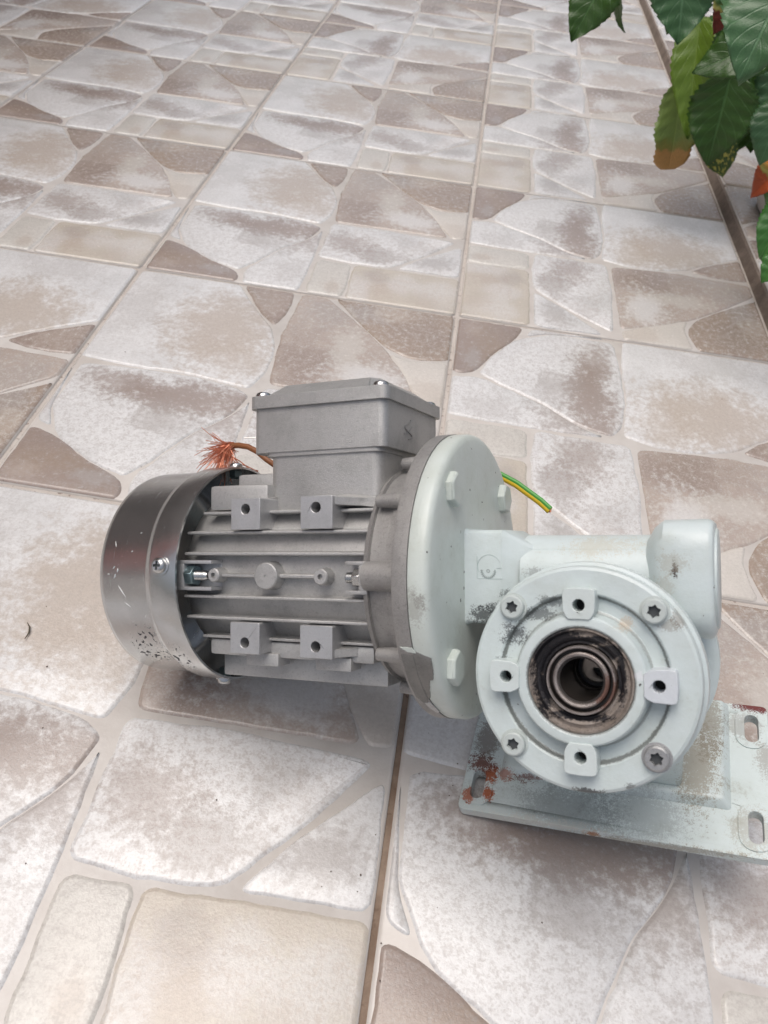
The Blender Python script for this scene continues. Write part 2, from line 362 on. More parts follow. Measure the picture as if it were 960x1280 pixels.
def link(name, me, parent=None, bevel=0.0):
    o = bpy.data.objects.new(name, me); COL.objects.link(o)
    if parent is not None: o.parent = parent
    if bevel:
        b = o.modifiers.new("bevel", 'BEVEL'); b.width = bevel; b.segments = 2; b.limit_method = 'ANGLE'; b.angle_limit = R(40)
    return o
def tag(o, label, cat, group=None, kind=None):
    if label: o['label'] = label
    if cat: o['category'] = cat
    if group: o['group'] = group
    if kind: o['kind'] = kind
    return o
def circ(cx, cy, r, n=24, a0=0.0): return [(cx + r * math.cos(a0 + 2 * math.pi * i / n), cy + r * math.sin(a0 + 2 * math.pi * i / n)) for i in range(n)]
def rrect(x0, y0, x1, y1, r, k=4):
    out = []
    for cx, cy, a in ((x1 - r, y1 - r, 0), (x0 + r, y1 - r, 90), (x0 + r, y0 + r, 180), (x1 - r, y0 + r, 270)):
        for i in range(k + 1): t = R(a + 90 * i / k); out.append((cx + r * math.cos(t), cy + r * math.sin(t)))
    return out
def alongX(h, c, s): return V(h, c, s)
def face_n(x, y, h): return V(x, h, y)                 # plane facing N: (x, u) outline, n height
def alongN(cx, cu): return lambda h, c, s: V(cx + c, h, cu + s)
def face_x(x, y, h): return V(h, x, y)                 # plane facing X: (n, u) outline

# ------------------------------------------------------------------ the floor
TS = 0.33
D = {
 'pentagon': [(.014, .986), (.312, .986), (.395, .86), (.462, .772), (.497, .66), (.496, .56), (.478, .487), (.30, .512), (.15, .508), (.014, .515)],
 'chip': [(.34, .986), (.486, .986), (.487, .88), (.474, .80), (.415, .872)],
 'streak': [(.035, .478), (.16, .482), (.30, .487), (.43, .468), (.482, .452), (.452, .36), (.375, .262), (.33, .165), (.285, .092), (.20, .122), (.085, .197), (.036, .30)],
 'corner': [(.487, .425), (.474, .355), (.40, .257), (.352, .155), (.318, .085), (.322, .014), (.492, .014), (.494, .14), (.492, .30)],
 'wedge': [(.022, .205), (.07, .18), (.19, .105), (.26, .072), (.292, .045), (.296, .014), (.016, .014)],
 'sliver': [(.010, .46), (.020, .36), (.028, .28), (.06, .212), (.012, .232)],
 'block': [(.527, .986), (.585, .986), (.67, .90), (.80, .755), (.875, .63), (.925, .522), (.70, .522), (.532, .516), (.522, .64), (.514, .75), (.520, .86)],
 'bar': [(.625, .986), (.986, .986), (.986, .752), (.89, .735), (.83, .765), (.79, .80), (.70, .905)],
 'cream': [(.828, .742), (.885, .708), (.986, .728), (.986, .52), (.95, .518), (.90, .61)],
 'long': [(.526, .488), (.70, .492), (.955, .478), (.86, .36), (.755, .247), (.63, .240), (.522, .246)],
 'blade': [(.982, .452), (.984, .245), (.785, .243), (.87, .335)],
 'small': [(.526, .216), (.622, .216), (.63, .11), (.628, .014), (.528, .014)],
 'sand': [(.646, .212), (.80, .216), (.986, .220), (.986, .014), (.80, .014), (.652, .014), (.653, .11)],
}
def fillet(p, d0=.022):
    q = []; n = len(p)
    for i in range(n):
        a, b, c = Vector(p[i - 1]), Vector(p[i]), Vector(p[(i + 1) % n])
        ta, tc = (a - b), (c - b); la, lc = ta.length, tc.length; ta.normalize(); tc.normalize()
        d = min(d0, .42 * la, .42 * lc); ang = ta.angle(tc)
        k = 2 if ang > 2.4 else 4
        A, C = b + ta * d, b + tc * d
        for j in range(k + 1):
            t = j / k; q.append(tuple(A * (1 - t) ** 2 + b * 2 * t * (1 - t) + C * t * t))
    out = []
    for i in range(len(q)):                              # keep segments short enough to wander
        a, b = Vector(q[i]), Vector(q[(i + 1) % len(q)])
        m = max(1, int((b - a).length / .022))
        out += [tuple(a.lerp(b, k / m)) for k in range(m)]
    return out
def inset(p, d, safe=False):
    n = len(p); out = []
    ar = sum(p[i][0] * p[(i + 1) % n][1] - p[(i + 1) % n][0] * p[i][1] for i in range(n))
    sg = 1 if ar > 0 else -1
    for i in range(n):
        a, b, c = Vector(p[i - 1]), Vector(p[i]), Vector(p[(i + 1) % n])
        t = (c - a).normalized(); nn = sg * Vector((-t.y, t.x)); q = b + nn * d
        if safe:
            for f in (1, .75, .5, .3, .15, .05):
                q = b + nn * d * f; ok = True
                for k in range(n):
                    e, g = Vector(p[k]), Vector(p[(k + 1) % n]); ed = g - e
                    w = max(0, min(1, (q - e).dot(ed) / max(1e-12, ed.length_squared)))
                    if (q - (e + ed * w)).length < d * f * .82: ok = False; break
                if ok: break
        out.append(tuple(q))
    return out
def stone_geo(poly, key):
    """ring-by-ring pillow edge on the tile; returns points (tile metres) and polygons"""
    p = fillet(inset(poly, 0 if key == 'sliver' else -.0075 if key == 'blade' else -.0110))
    q = []
    for i, (x, y) in enumerate(p):                       # slightly wandering edge
        if key == 'sliver': q.append((x, y)); continue
        w = mnoise.noise(Vector((x * 22, y * 22, len(key)))) * .004 + mnoise.noise(Vector((x * 75, y * 75, len(key)))) * .0022
        q.append((x + w, y + mnoise.noise(Vector((y * 22, x * 22, 3.1 + len(key)))) * .004 + mnoise.noise(Vector((y * 75, x * 75, 9 + len(key)))) * .0022))
    q = [(min(max(x, .0085), .9915), min(max(y, .0085), .9915)) for x, y in q]
    k = .6 if key in ('sliver', 'blade') else 1.0
    rings = [(q, -.0015), (inset(q, .0025 * k, True), -.00085), (inset(q, .0055 * k, True), -.0002), (inset(q, .0085 * k, True), 0.0)]
    n = len(q); vs = []; fs = []
    for r, z in rings: vs += [((x - .5) * TS, (y - .5) * TS, z) for x, y in r]
    for k in range(3):
        for i in range(n): j = (i + 1) % n; fs.append((k * n + i, k * n + j, (k + 1) * n + j, (k + 1) * n + i))
    fs.append(tuple(range(3 * n, 4 * n)))
    return vs, fs
TILE_V, TILE_F = [], []
def tile_geo():
    e = .0018 / TS; o = rrect(e, e, 1 - e, 1 - e, .012, 2); i1 = rrect(e + .006, e + .006, 1 - e - .006, 1 - e - .006, .012, 2)
    n = len(o); vs = [((x - .5) * TS, (y - .5) * TS, -.008) for x, y in o] + [((x - .5) * TS, (y - .5) * TS, -.0024) for x, y in o] + [((x - .5) * TS, (y - .5) * TS, -.0013) for x, y in i1]
    fs = [(k * n + i, k * n + (i + 1) % n, (k + 1) * n + (i + 1) % n, (k + 1) * n + i) for k in range(2) for i in range(n)]
    fs.append(tuple(range(2 * n, 3 * n)))
    return vs, fs
def to_mesh(name, vs, fs, mats, midx=None, uvs=None):
    me = bpy.data.meshes.new(name); me.from_pydata(vs, [], fs)
    for m in mats: me.materials.append(m)
    if midx: me.polygons.foreach_set("material_index", midx)
    lay = me.uv_layers.new(name="tile"); 
    src = uvs or [(x / TS + .5, y / TS + .5) for x, y, z in vs]
    lay.data.foreach_set("uv", [c for l in me.loops for c in src[l.vertex_index]])
    me.polygons.foreach_set("use_smooth", [True] * len(me.polygons))
    return me
GEO = {k: stone_geo(v, k) for k, v in D.items()}
KEYS = list(D)
STONE_ME = {k: to_mesh("stone_" + k, *GEO[k], [SM[k]]) for k in KEYS}
tv, tf = tile_geo(); TILE_ME = to_mesh("tile", tv, tf, [GROOVE])

floor = MB(); fb = 7.0
vv = [floor.bm.verts.new(q) for q in ((-fb, -fb, -.0034), (fb, -fb, -.0034), (fb, fb, -.0034), (-fb, fb, -.0034))]; floor.face(vv)
FLOOR = tag(floor.build("floor", MORTAR, recalc=False), "patio floor of square ceramic tiles printed as cream and taupe crazy paving", None, kind="structure")

ROT = {(0, 3): 1, (1, 0): 1, (1, 1): 1, (1, 2): 1, (1, 3): 1, (-1, 0): 1, (1, 4): 1, (0, 5): 1, (-2, 3): 1, (-3, 1): 1, (1, -2): 1, (-2, 0): 1}
def project(pt):
    d = cm.inverted() @ Vector(pt)
    if d.z > -.02: return None
    return (480 + 994.09 * d.x / -d.z, 640 - 994.09 * d.y / -d.z, -d.z)
cells = []
for i in range(-7, 2):
    for j in range(-5, 11):
        best = None; inside = False
        for a in range(7):
            for b in range(7):
                q = project(((i + a / 6) * TS, (j + b / 6) * TS, 0))
                if q:
                    if -10 < q[0] < 970 and -10 < q[1] < 1290: inside = True
        q = project(((i + .5) * TS, (j + .5) * TS, 0)); dist = (Vector(((i + .5) * TS, (j + .5) * TS, 0)) - Vector(CAMC)).length
        cells.append((not inside, dist, i, j))
cells.sort()
near = [c for c in cells if not c[0]]
singles = near[:21]; rest = near[21:] + [c for c in cells if c[0]]
for c in singles:
    i, j = c[2], c[3]
    t = link("tile", TILE_ME, FLOOR); t.location = ((i + .5) * TS, (j + .5) * TS, random.uniform(-.0004, .0004)); t.rotation_euler = (random.uniform(-.0012, .0012), random.uniform(-.0012, .0012), -math.pi / 2 * ROT.get((i, j), 0))
    for k in KEYS: link("stone", STONE_ME[k], t)
def joined(name, cl, parent, z=0.0, tiles=True, kind="stuff"):
    vs, fs, mi, uv = [], [], [], []
    for c in cl:
        i, j = c[2], c[3]; r = -math.pi / 2 * ROT.get((i, j), 0 if c[0] == False else (i * 7 + j * 3) % 4)
        cr, sr = math.cos(r), math.sin(r)
        for idx, (gv, gf) in enumerate([(tv, tf)] + [GEO[k] for k in KEYS]):
            b = len(vs)
            vs += [(cr * x - sr * y + (i + .5) * TS, sr * x + cr * y + (j + .5) * TS, zz + z) for x, y, zz in gv]
            uv += [(x / TS + .5, y / TS + .5) for x, y, zz in gv]
            fs += [tuple(b + q for q in f) for f in gf]; mi += [idx] * len(gf)
    o = link(name, to_mesh(name, vs, fs, [GROOVE] + [SM[k] for k in KEYS], mi, uv), parent); o['kind'] = kind
    return o
joined("far_tiles", rest, FLOOR)

# the low step along the right edge: mortar face, then tiles 18 mm up
STEP_X = 2 * TS + .001; STEP_Z = .013
st = MB(); st.hull8([(STEP_X, -fb, -.0033), (fb, -fb, -.0033), (fb, fb, -.0033), (STEP_X, fb, -.0033), (STEP_X + .004, -fb, STEP_Z - .003), (fb, -fb, STEP_Z - .003), (fb, fb, STEP_Z - .003), (STEP_X + .004, fb, STEP_Z - .003)])
STEP = tag(st.build("step", RISER), "low tiled step along the right edge of the patio", None, kind="structure")
n_st = 0
for i in range(3):
    for j in range(-4, 9):
        if i == 0 and 0 <= j <= 4:
            t = link("tile", TILE_ME, STEP); t.location = (STEP_X + .006 + (i + .5) * TS, (j + .28 + .5) * TS, STEP_Z); t.rotation_euler = (0, 0, math.pi / 2 * (j % 4))
            for k in KEYS: link("stone", STONE_ME[k], t)
sc_ = [(True, 0, i, j) for i in range(3) for j in range(-4, 9) if not (i == 0 and 0 <= j <= 4)]
fs_ = joined("far_tiles", sc_, STEP, STEP_Z); fs_.location = (STEP_X + .006, .28 * TS, 0)

# the house wall that closes the patio on the left (seen in the glaze and in the sheet metal)
wm = NT("red_brown_plaster"); wp = wm.n("NewGeometry").outputs["Position"]
wm.out(wm.mix(wm.noise(wp, 3, 5, .6), (.10, .060, .050), (.16, .095, .08)), .85, normal=wm.bump(wm.noise(wp, 120, 4), .5, .003))
m = MB(); m.hull8([Vector(q) for q in ((-1.95, -.64, -.0033), (-1.75, -.64, -.0033), (-1.75, 5, -.0033), (-1.95, 5, -.0033), (-1.95, -.64, 2.6), (-1.75, -.64, 2.6), (-1.75, 5, 2.6), (-1.95, 5, 2.6))], 12, 2)
m.hull8([Vector(q) for q in ((-1.80, 1.36, -.0032), (-.60, 1.36, -.0032), (-.60, 1.56, -.0032), (-1.80, 1.56, -.0032), (-1.80, 1.36, 2.58), (-.60, 1.36, 2.58), (-.60, 1.56, 2.58), (-1.80, 1.56, 2.58))], 12, 2)
HW = tag(m.build("house_wall", wm.m), "dark brown plastered house wall around the left corner of the patio", "wall")
m = MB(); m.box((-1.752 / KU, .635 / KU, .05 / KU), (-1.735 / KU, .12 / KU, 1.5 / KU), 4); m.build("reflection_panel", simple("salmon_paint", (.72, .24, .19), .6), HW)  # unseen panel added for the reddish reflection in the fan cover

# ------------------------------------------------------------------ the gear motor
rm = Matrix((MROT[0], MROT[1], MROT[2]))             # columns: motor x, n, u in the world
ROOT.matrix_world = Matrix(((rm[0][0], -rm[0][1], rm[0][2], ORG[0]), (rm[1][0], -rm[1][1], rm[1][2], ORG[1]), (rm[2][0], -rm[2][1], rm[2][2], ORG[2]), (0, 0, 0, 1)))
ROOT.location.z += .0004
tag(ROOT, "grey aluminium electric motor bolted to a mint white worm gearbox on a foot plate", "gear motor")

# motor housing: round core, cast slabs above and below
m = MB()
m.lathe([(-166, 0), (-166, 40), (-158, 49), (-150, 51.5), (-36, 52.5), (-33, 58), (-33, 0)], alongX, 56)
m.box((-144, -45, 38), (-103, 45, 53), 2.2); m.box((-133, -32, 50), (-103, 32, 60.5), 2.2)
m.box((-143, -45, -47.5), (-34.5, 45, -38), 2.2); m.box((-144, -30, -62), (-33, 30, -46), 1.8)
HOUS = m.build("motor_housing", ALU, ROOT)
for sgn in (1, -1):
    for u, xa, xb, r in ((12.4, -152, -33, 60), (24.6, -153, -33, 60.2), (36.4, -147, -34, 60), (-12.4, -152, -33, 60), (-24.8, -153, -33, 60.2), (-36.6, -147, -34, 59.6)):
        hi = math.sqrt(r * r - u * u); lo = math.sqrt(50 ** 2 - u * u)
        f = MB(); f.hull8([V(xa + 5, sgn * lo, u - 1.7), V(xb, sgn * lo, u - 1.7), V(xb, sgn * lo, u + 1.7), V(xa + 5, sgn * lo, u + 1.7),
                           V(xa, sgn * hi, u - .75), V(xb, sgn * hi, u - .75), V(xb, sgn * hi, u + .75), V(xa, sgn * hi, u + .75)], .35, 1)
        f.build("cooling_fin", ALU, HOUS)
    f = MB(); f.hull8([V(-128, sgn * 50, -1.6), V(-58, sgn * 50, -1.6), V(-58, sgn * 50, 1.6), V(-128, sgn * 50, 1.6), V(-128, sgn * 57, -1), V(-58, sgn * 57, -1), V(-58, sgn * 57, 1), V(-128, sgn * 57, 1)], .4, 1)
    f.build("centre_rib", ALU, HOUS)
    for x, r, hole in ((-130.2, 4.0, 1.6), (-94.8, 7.6, 0.7), (-59.7, 4.4, 1.6)):
        b = MB(); b.lathe([(48, r + .9), (59.3, r), (60, r - .6), (60, hole), (57.5 if hole > 1 else 59.4, hole), (57.5 if hole > 1 else 59.4, 0)], (lambda x, sg: lambda h, c, s: V(x + c, sg * h, s))(x, sgn), 24)
        b.build("round_boss", ALU, HOUS)
for sgn in (1, -1):
    for x0, x1, first in ((-119.8, -100, True), (-73.6, -53.5, False)):
        for us in (1, -1):
            lo, hi = (26, 44.2) if us > 0 else (-44.2, -26.5)
            hx = (x0 + x1) / 2 + (0 if first else -.3); hu = 37.9 * us
            m = MB(); m.prism(rrect(x0, lo, x1, hi, .5, 1), [circ(hx, hu, 3.0, 20)], (lambda sg: lambda x, y, h: V(x, sg * h, y))(sgn), 36, 57.5)
            m.build("foot_pad", ALU_CUT, HOUS, bevel=.0003)
            g = MB()
            if first: g.prism([(sgn * 36, 0), (sgn * 52, 0), (sgn * 48, -us * -3), (sgn * 36, us * 5)], [], (lambda a, b, u0: lambda n, u, h: V(h, n, u0 + u))(x0, x1, 41 * us), x0 + 3, x1 - .5)
            else: g.hull8([V(x1 - 1, sgn * 38, us * 38), V(x1 + 19, sgn * 38, us * 38), V(x1 + 19, sgn * 38, us * 44), V(x1 - 1, sgn * 38, us * 46), V(x1 - 1, sgn * 56, us * 39.5), V(x1 + 12, sgn * 42, us * 39), V(x1 + 12, sgn * 42, us * 43), V(x1 - 1, sgn * 56, us * 43.6)], .5, 1)
            g.build("pad_gusset", ALU, HOUS)
            if us < 0:
                g = MB(); g.box((x0 + 4, sgn * 34, -52), (x1 + 6, sgn * 47, -44.6), .8); g.build("pad_gusset", ALU, HOUS)

# clamps that hold the fan cover and the drive end shield
for x0, x1, side in ((-156, -130, -1), (-43.5, -30.5, 1)):
    m = MB(); m.box((x0, 50, 6.6), (x1, 62, 8.6), .5); m.box((x0, 50, -8.8), (x1, 62, -6.8), .5)
    if side < 0: m.box((x0, 50, -6.9), (x0 + 6.5, 62, 6.7), .4); m.box((x0, 48, -8), (x1, 52, 8), .3)
    else: m.box((x1 - 5, 50, -6.9), (x1, 62, 6.7), .4); m.box((x0, 48, -8), (x1, 52, 8), .3)
    BR = m.build("clamp_bracket", ALU if side > 0 else ALU_CUT, HOUS)
    nx = x0 + 6.5 if side < 0 else x1 - 5
    dirx = 1 if side < 0 else -1
    m = MB(); m.prism(circ(57, -.3, 6.2 if side < 0 else 5.2, 6, .2), [], face_x, nx, nx + dirx * (5.5 if side < 0 else 4.5)); m.build("nut", TEALNUT if side < 0 else STEEL, HOUS, bevel=.0003)
    m = MB(); pr = []
    L_ = 14 if side < 0 else 10
    for i in range(int(L_ / 1.1)):
        pr += [(nx + dirx * i * 1.1, 3.0), (nx + dirx * (i * 1.1 + .55), 2.6)]
    pr += [(nx + dirx * L_, 2.2 if side < 0 else .8), (nx + dirx * (L_ + .3), 0)]
    m.lathe(pr, lambda h, c, s: V(h, 57 + c, -.3 + s), 16); m.build("threaded_stud", STEEL, HOUS)

# drive end shield and grey flange
m = MB()
m.lathe([(-36, 52), (-34.6, 57.5), (-33.4, 61), (-30.4, 62.6), (-29.8, 60.6), (-20, 61.5), (-19.6, 63), (-14, 64), (-12.6, 65.5), (-11, 72), (-9.4, 78.5), (-8.6, 80.2), (-7.4, 80.7), (-.4, 80.7), (-.4, 50)], alongX, 96)
m.lathe([(-31, 7.2), (-31, 7.6), (-18, 8.0), (-8, 9)], lambda h, c, s: V(h, 62 + c, 1.0 + s), 28)
for a in (38, -38, 75, -72, 142, -142):
    ca, sa = math.cos(R(a)), math.sin(R(a))
    m.lathe([(-29, 3.4), (-24, 3.8), (-12, 5)], (lambda ca, sa: lambda h, c, s: V(h, 66 * ca + c, 66 * sa + s))(ca, sa), 14)
SH = m.build("end_shield", ALU_ROUGH, ROOT)
def rim_patch(name, pts, mat, r, parent):
    """ragged curved patch lying on a rim: pts = (x, degrees)"""
    m = MB(); cx = sum(p[0] for p in pts) / len(pts); ca = sum(p[1] for p in pts) / len(pts)
    P = []
    for i in range(len(pts)):
        a, b = pts[i], pts[(i + 1) % len(pts)]
        for k in range(5): t = k / 5; P.append((a[0] + (b[0] - a[0]) * t + random.uniform(-.18, .18) * (k > 0), a[1] + (b[1] - a[1]) * t + random.uniform(-.15, .15) * (k > 0)))
    q = lambda p, rr: V(p[0], rr * math.cos(R(p[1])), rr * math.sin(R(p[1])))
    lay = []
    for f in (1.0, .94, .6, .3): lay.append([m.bm.verts.new(q((cx + (p[0] - cx) * f, ca + (p[1] - ca) * f), r - (.45 if f == 1 else 0))) for p in P])
    n = len(P)
    for A, B in zip(lay, lay[1:]):
        for i in range(n): m.face([A[i], A[(i + 1) % n], B[(i + 1) % n], B[i]])
    c = m.bm.verts.new(q((cx, ca), r))
    for i in range(n): m.face([lay[-1][i], lay[-1][(i + 1) % n], c])
    return m.build(name, mat, parent)

# mint white mounting flange with hexagon bolts
PFL = paint_mat("mint_white_flange_paint", [((3, 79, -14), (5, 9, 9), (.30, .29, .27), .5), ((6, 77, -10), (3, 6, 4), (.25, .24, .22), .6)], base=(0.59, 0.64, 0.605), grime=.3, chip_lo=.715)
m = MB()
m.lathe([(-.1, 40), (-.1, 80.1), (.5, 80.4), (7, 80.3), (8.8, 79.6), (10.0, 78.2), (10.6, 76.3), (10.8, 70), (10.8, 22)], alongX, 112)
WF = m.build("mounting_flange", PFL, ROOT)
for n_, u_ in ((46, 46), (-46, 46), (46, -46), (-46, -46)):
    ph = {(46, 46): .35, (-46, 46): .1, (46, -46): .55, (-46, -46): 0}[(n_, u_)]
    m = MB(); m.prism(circ(n_, u_, 9.6, 6, ph), [], face_x, 10.4, 13.8); m.prism(circ(n_, u_, 9.58, 6, ph), [], face_x, 13.78, 14.9, .12)
    m.build("hex_bolt", PFL, WF, bevel=.0004)
CHIPG = cast_mat("bare_dull_metal", base=(0.24, 0.235, 0.225), rough=.55, metal=.45, grain=.3)
rim_patch("paint_chip", [(-.6, -25.5), (8.6, -28.6), (8.2, -34), (6.6, -38.5), (4.8, -38.8), (2.8, -44), (.9, -49.5), (-.6, -51)], CHIPG, 80.75, WF)
rim_patch("paint_chip", [(-7, -24.2), (-.4, -24.4), (1.2, -26.6), (-3, -26.3)], PFL, 81.0, SH)
rim_patch("paint_chip", [(-7.4, -27), (-.5, -27), (-.6, -50), (-3, -56), (-7, -50)], CHIPG, 80.95, SH)
rim_patch("paint_chip", [(-4, -53), (-.3, -52.5), (.9, -61), (-1, -63), (-3, -58)], ALU_CUT, 81.0, SH)

# fan cover: open sheet metal drum
m = MB()
m.lathe([(-150.4, 67.5), (-150.4, 68.85), (-152, 69.0), (-168.5, 68.9), (-170.5, 68.5), (-173.2, 66.9), (-175, 66.4), (-207, 66.2), (-210.5, 65.4), (-212.8, 63.4), (-214.2, 60), (-214.8, 53), (-214.9, 40), (-214.6, 12), (-213.6, 0)], alongX, 112)
m.lathe([(-150.4, 67.5), (-169, 67.4), (-174, 65), (-206, 64.8), (-212, 60), (-213.4, 50), (-213.4, 0)], alongX, 64)
FC = m.build("fan_cover", COVER, ROOT, sharp=50)
def pan_screw(name, f, r, h, mat, parent, washer=0.0):
    """f(x, y, h): local plane; cross-recess pan head"""
    m = MB(); z = 0.0
    if washer: m.lathe([(0, washer), (.9, washer), (1.0, washer - .3), (1.0, 0)], lambda hh, c, s: f(c, s, hh), 24); z = .9
    w, l = r * .16, r * .55
    cross = [(w, w), (l, w), (l, -w), (w, -w), (w, -l), (-w, -l), (-w, -w), (-l, -w), (-l, w), (-w, w), (-w, l), (w, l)]
    m.lathe([(z, r), (z + h * .45, r), (z + h * .8, r * .86), (z + h, r * .62)], lambda hh, c, s: f(c, s, hh), 24)
    m.prism(circ(0, 0, r * .62, 24), [cross], f, z + h * .55, z + h)
    m.mi = 1; m.lathe([(z + h * .56, r * .6), (z + h * .56, 0)], lambda hh, c, s: f(c, s, hh), 16)
    return m.build(name, [mat, DARK], parent)
for a in (4.5, 94.5, 184.5, 274.5):
    ca, sa = math.cos(R(a)), math.sin(R(a))
    pan_screw("screw", (lambda ca, sa: lambda x, y, h: V(-161 + x, (68.6 + h) * ca - y * sa, (68.6 + h) * sa + y * ca))(ca, sa), 4.7, 3.2, STEEL, FC, 5.9)
    m = MB(); m.lathe([(-6, 4.4), (-1.6, 4.4)], (lambda ca, sa: lambda h, c, s: V(-161 + c, (68.6 + h) * ca - s * sa, (68.6 + h) * sa + s * ca))(ca, sa), 6); m.build("nut", TEALNUT, FC)

# bright scratches in the zinc of the cover
m = MB(); rc = random.Random(3)
def scratch(x, a, l, th, w=.28):
    P = []
    for i in range(5):
        t = i / 4 - .5; xx = x + l * t * math.cos(th) + rc.uniform(-.15, .15); aa = a + math.degrees(l * t * math.sin(th) / 66.3)
        P.append(V(xx, 66.28 * math.cos(R(aa)), 66.28 * math.sin(R(aa))))
    m.tube(P, [w * KU * q for q in (.2, .8, 1, .7, .2)], 5)
for q in ((-193, -9, 9, 2.2, .3), (-198, -1, 3, 1.2, .5), (-196, 2, 2.6, 1.4, .45), (-199, 3.5, 2, .9, .35), (-203, 0, 1.6, 0, .4), (-186, 12, 1.4, .4, .35), (-190, -16, 5, 2.5, .2), (-182, 22, 2, .2, .3), (-200, 16, 4, 1.9, .2), (-178, -22, 4, .9, .2)): scratch(*q)
SCR = NT("bright_scratch"); m.build("scratch", SCR.out((.85, .85, .84), .3, .6), FC)

# terminal box
m = MB(); m.prism(rrect(-106.6, -37, -33.4, 38.2, 6), [], lambda x, y, h: V(x, y, h), 37, 70.5)
m.build("terminal_neck", ALU_BOX, ROOT, bevel=.0006)
m = MB(); m.prism(rrect(-104, -35, -36, 36, 4), [], lambda x, y, h: V(x, y, h), 70, 73); m.build("gasket", RUBBER, ROOT)
m = MB()
m.prism(rrect(-116.8, -40.5, -29.6, 40.2, 5), [], lambda x, y, h: V(x, y, h), 71.6, 98.2)
m.prism(rrect(-109, -36, -32.5, 39.4, 5), [], lambda x, y, h: V(x, y, h), 69.2, 72)
TB = m.build("terminal_box", ALU_BOX, ROOT, bevel=.0009)
m = MB(); ins = .0
m.prism(rrect(-118.6, -42.6, -27.6, 42.2, 5), [], lambda x, y, h: V(x, y, h), 98, 105.6)
def cutrect(x0, y0, x1, y1, c): return [(x0 + c, y0), (x1 - c, y0), (x1 - c, y0 + c * .2), (x1 - c * .2, y0 + c), (x1, y0 + c), (x1, y1 - c), (x1 - c * .2, y1 - c), (x1 - c, y1 - c * .2), (x1 - c, y1), (x0 + c, y1), (x0 + c, y1 - c * .2), (x0 + c * .2, y1 - c), (x0, y1 - c), (x0, y0 + c), (x0 + c * .2, y0 + c), (x0 + c, y0 + c * .2)]
b0, t0 = cutrect(-117, -41, -29, 40.8, 11), cutrect(-104, -30, -40, 30, 4)
lo = [m.bm.verts.new(V(x, y, 105.4)) for x, y in b0]; hi = [m.bm.verts.new(V(x, y, 113)) for x, y in t0]
for i in range(16): m.face([lo[i], lo[(i + 1) % 16], hi[(i + 1) % 16], hi[i]])
m.face(hi)
LID = m.build("lid", ALU_BOX, TB, bevel=.0006)
for x, y in ((-112, 36), (-34.4, 36), (-112, -36.4), (-34.4, -36.4)):
    pan_screw("screw", (lambda x0, y0: lambda x, y, h: V(x0 + x, y0 - y, 105.5 + h))(x, y), 4.7, 3.2, STEEL, TB)
# looped casting mark on the box's right side
m = MB(); P = []
for k in range(25):
    t = k / 24
    P.append(V(-29.45, 9 - 7 * math.sin(t * 2.6 * math.pi) * (0.9 - .35 * t) , 79 + 12 * t))
m.tube(P, .42 * KU, 5); m.tube([V(-29.45, 15, 81.5), V(-29.45, 8, 84), V(-29.45, 3.5, 86.8)], .42 * KU, 5)
m.build("casting_mark", ALU_ROUGH, TB)

# worm housing: square block, tube and rounded bearing end
SCUFF = (0.05, 0.055, 0.055)
PW = paint_mat("mint_white_gear_paint", [((20, 25, -20), (7, 14, 5), SCUFF, .85), ((30, 25, -17), (10, 20, 3.0), SCUFF, .8), ((37, 22, -9), (6, 14, 3), SCUFF, .6),
     ((118, 27, 5), (1.6, 12, 4.2), (.05, .03, .025), 1.0), ((117, 27, 8), (7, 12, 5), (.40, .38, .32), .45), ((112, 27, -4), (5, 12, 5), (.42, .39, .33), .35), ((82, 10, 16), (20, 16, 6), (.52, .47, .36), .45), ((50, 20, 2), (6, 9, 3), (.2, .2, .2), .5), ((33, 10, -52), (13, 34, 22), (.018, .021, .024), .95)], base=(0.595, 0.665, 0.668), grime=.25)  # last spot paints the deep shade beside the flange into the colour
m = MB()
oct_ = [(26, -18), (26, 18), (18.5, 25.2), (-18.5, 25.2), (-26, 18), (-26, -18), (-18.5, -25.2), (18.5, -25.2)]
def block_ring(x, sc): return [m.bm.verts.new(V(x, a * sc, b * sc)) for a, b in rrect(-25.4, -25.2, 25.4, 25.2, 3, 3)]
def tube_ring(x, r): return [m.bm.verts.new(V(x, r * math.cos(t), r * math.sin(t))) for t in [math.atan2(b, a) for a, b in rrect(-25.4, -25.2, 25.4, 25.2, 3, 3)]]
rs_ = [block_ring(10.0, 1.05), block_ring(12.5, 1.0), block_ring(31, 1.0), tube_ring(43, 24.5), tube_ring(46, 22.6), tube_ring(112, 22.2)]
for A, B in zip(rs_, rs_[1:]):
    for i in range(len(A)): m.face([A[i], A[(i + 1) % len(A)], B[(i + 1) % len(A)], B[i]])
m.lathe([(40, 22.5), (112, 22.2)], alongX, 48)
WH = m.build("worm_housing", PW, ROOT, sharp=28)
m = MB()
def sq_ring(x, n0, n1, u0, u1, r): return [m.bm.verts.new(V(x, a, b)) for a, b in rrect(n0, u0, n1, u1, r, 5)]
rs_ = [sq_ring(104, -18, 20, -20, 20, 12), sq_ring(108, -24, 25.5, -26, 26, 14), sq_ring(112.5, -27.5, 28.6, -29, 29.4, 15), sq_ring(132.8, -28, 29, -29.2, 29.6, 15), sq_ring(134.6, -27.4, 28.4, -28.6, 29, 14.6), sq_ring(135.6, -26, 27, -27.2, 27.6, 14)]
for A, B in zip(rs_, rs_[1:]):
    for i in range(len(A)): m.face([A[i], A[(i + 1) % len(A)], B[(i + 1) % len(A)], B[i]])
m.face(rs_[-1])
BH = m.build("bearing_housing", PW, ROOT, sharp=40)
m = MB(); m.lathe([(135.2, 25.5), (136.6, 25.2), (137.0, 24.5), (137.0, 0)], alongX, 40); m.build("end_cap", PW, BH)
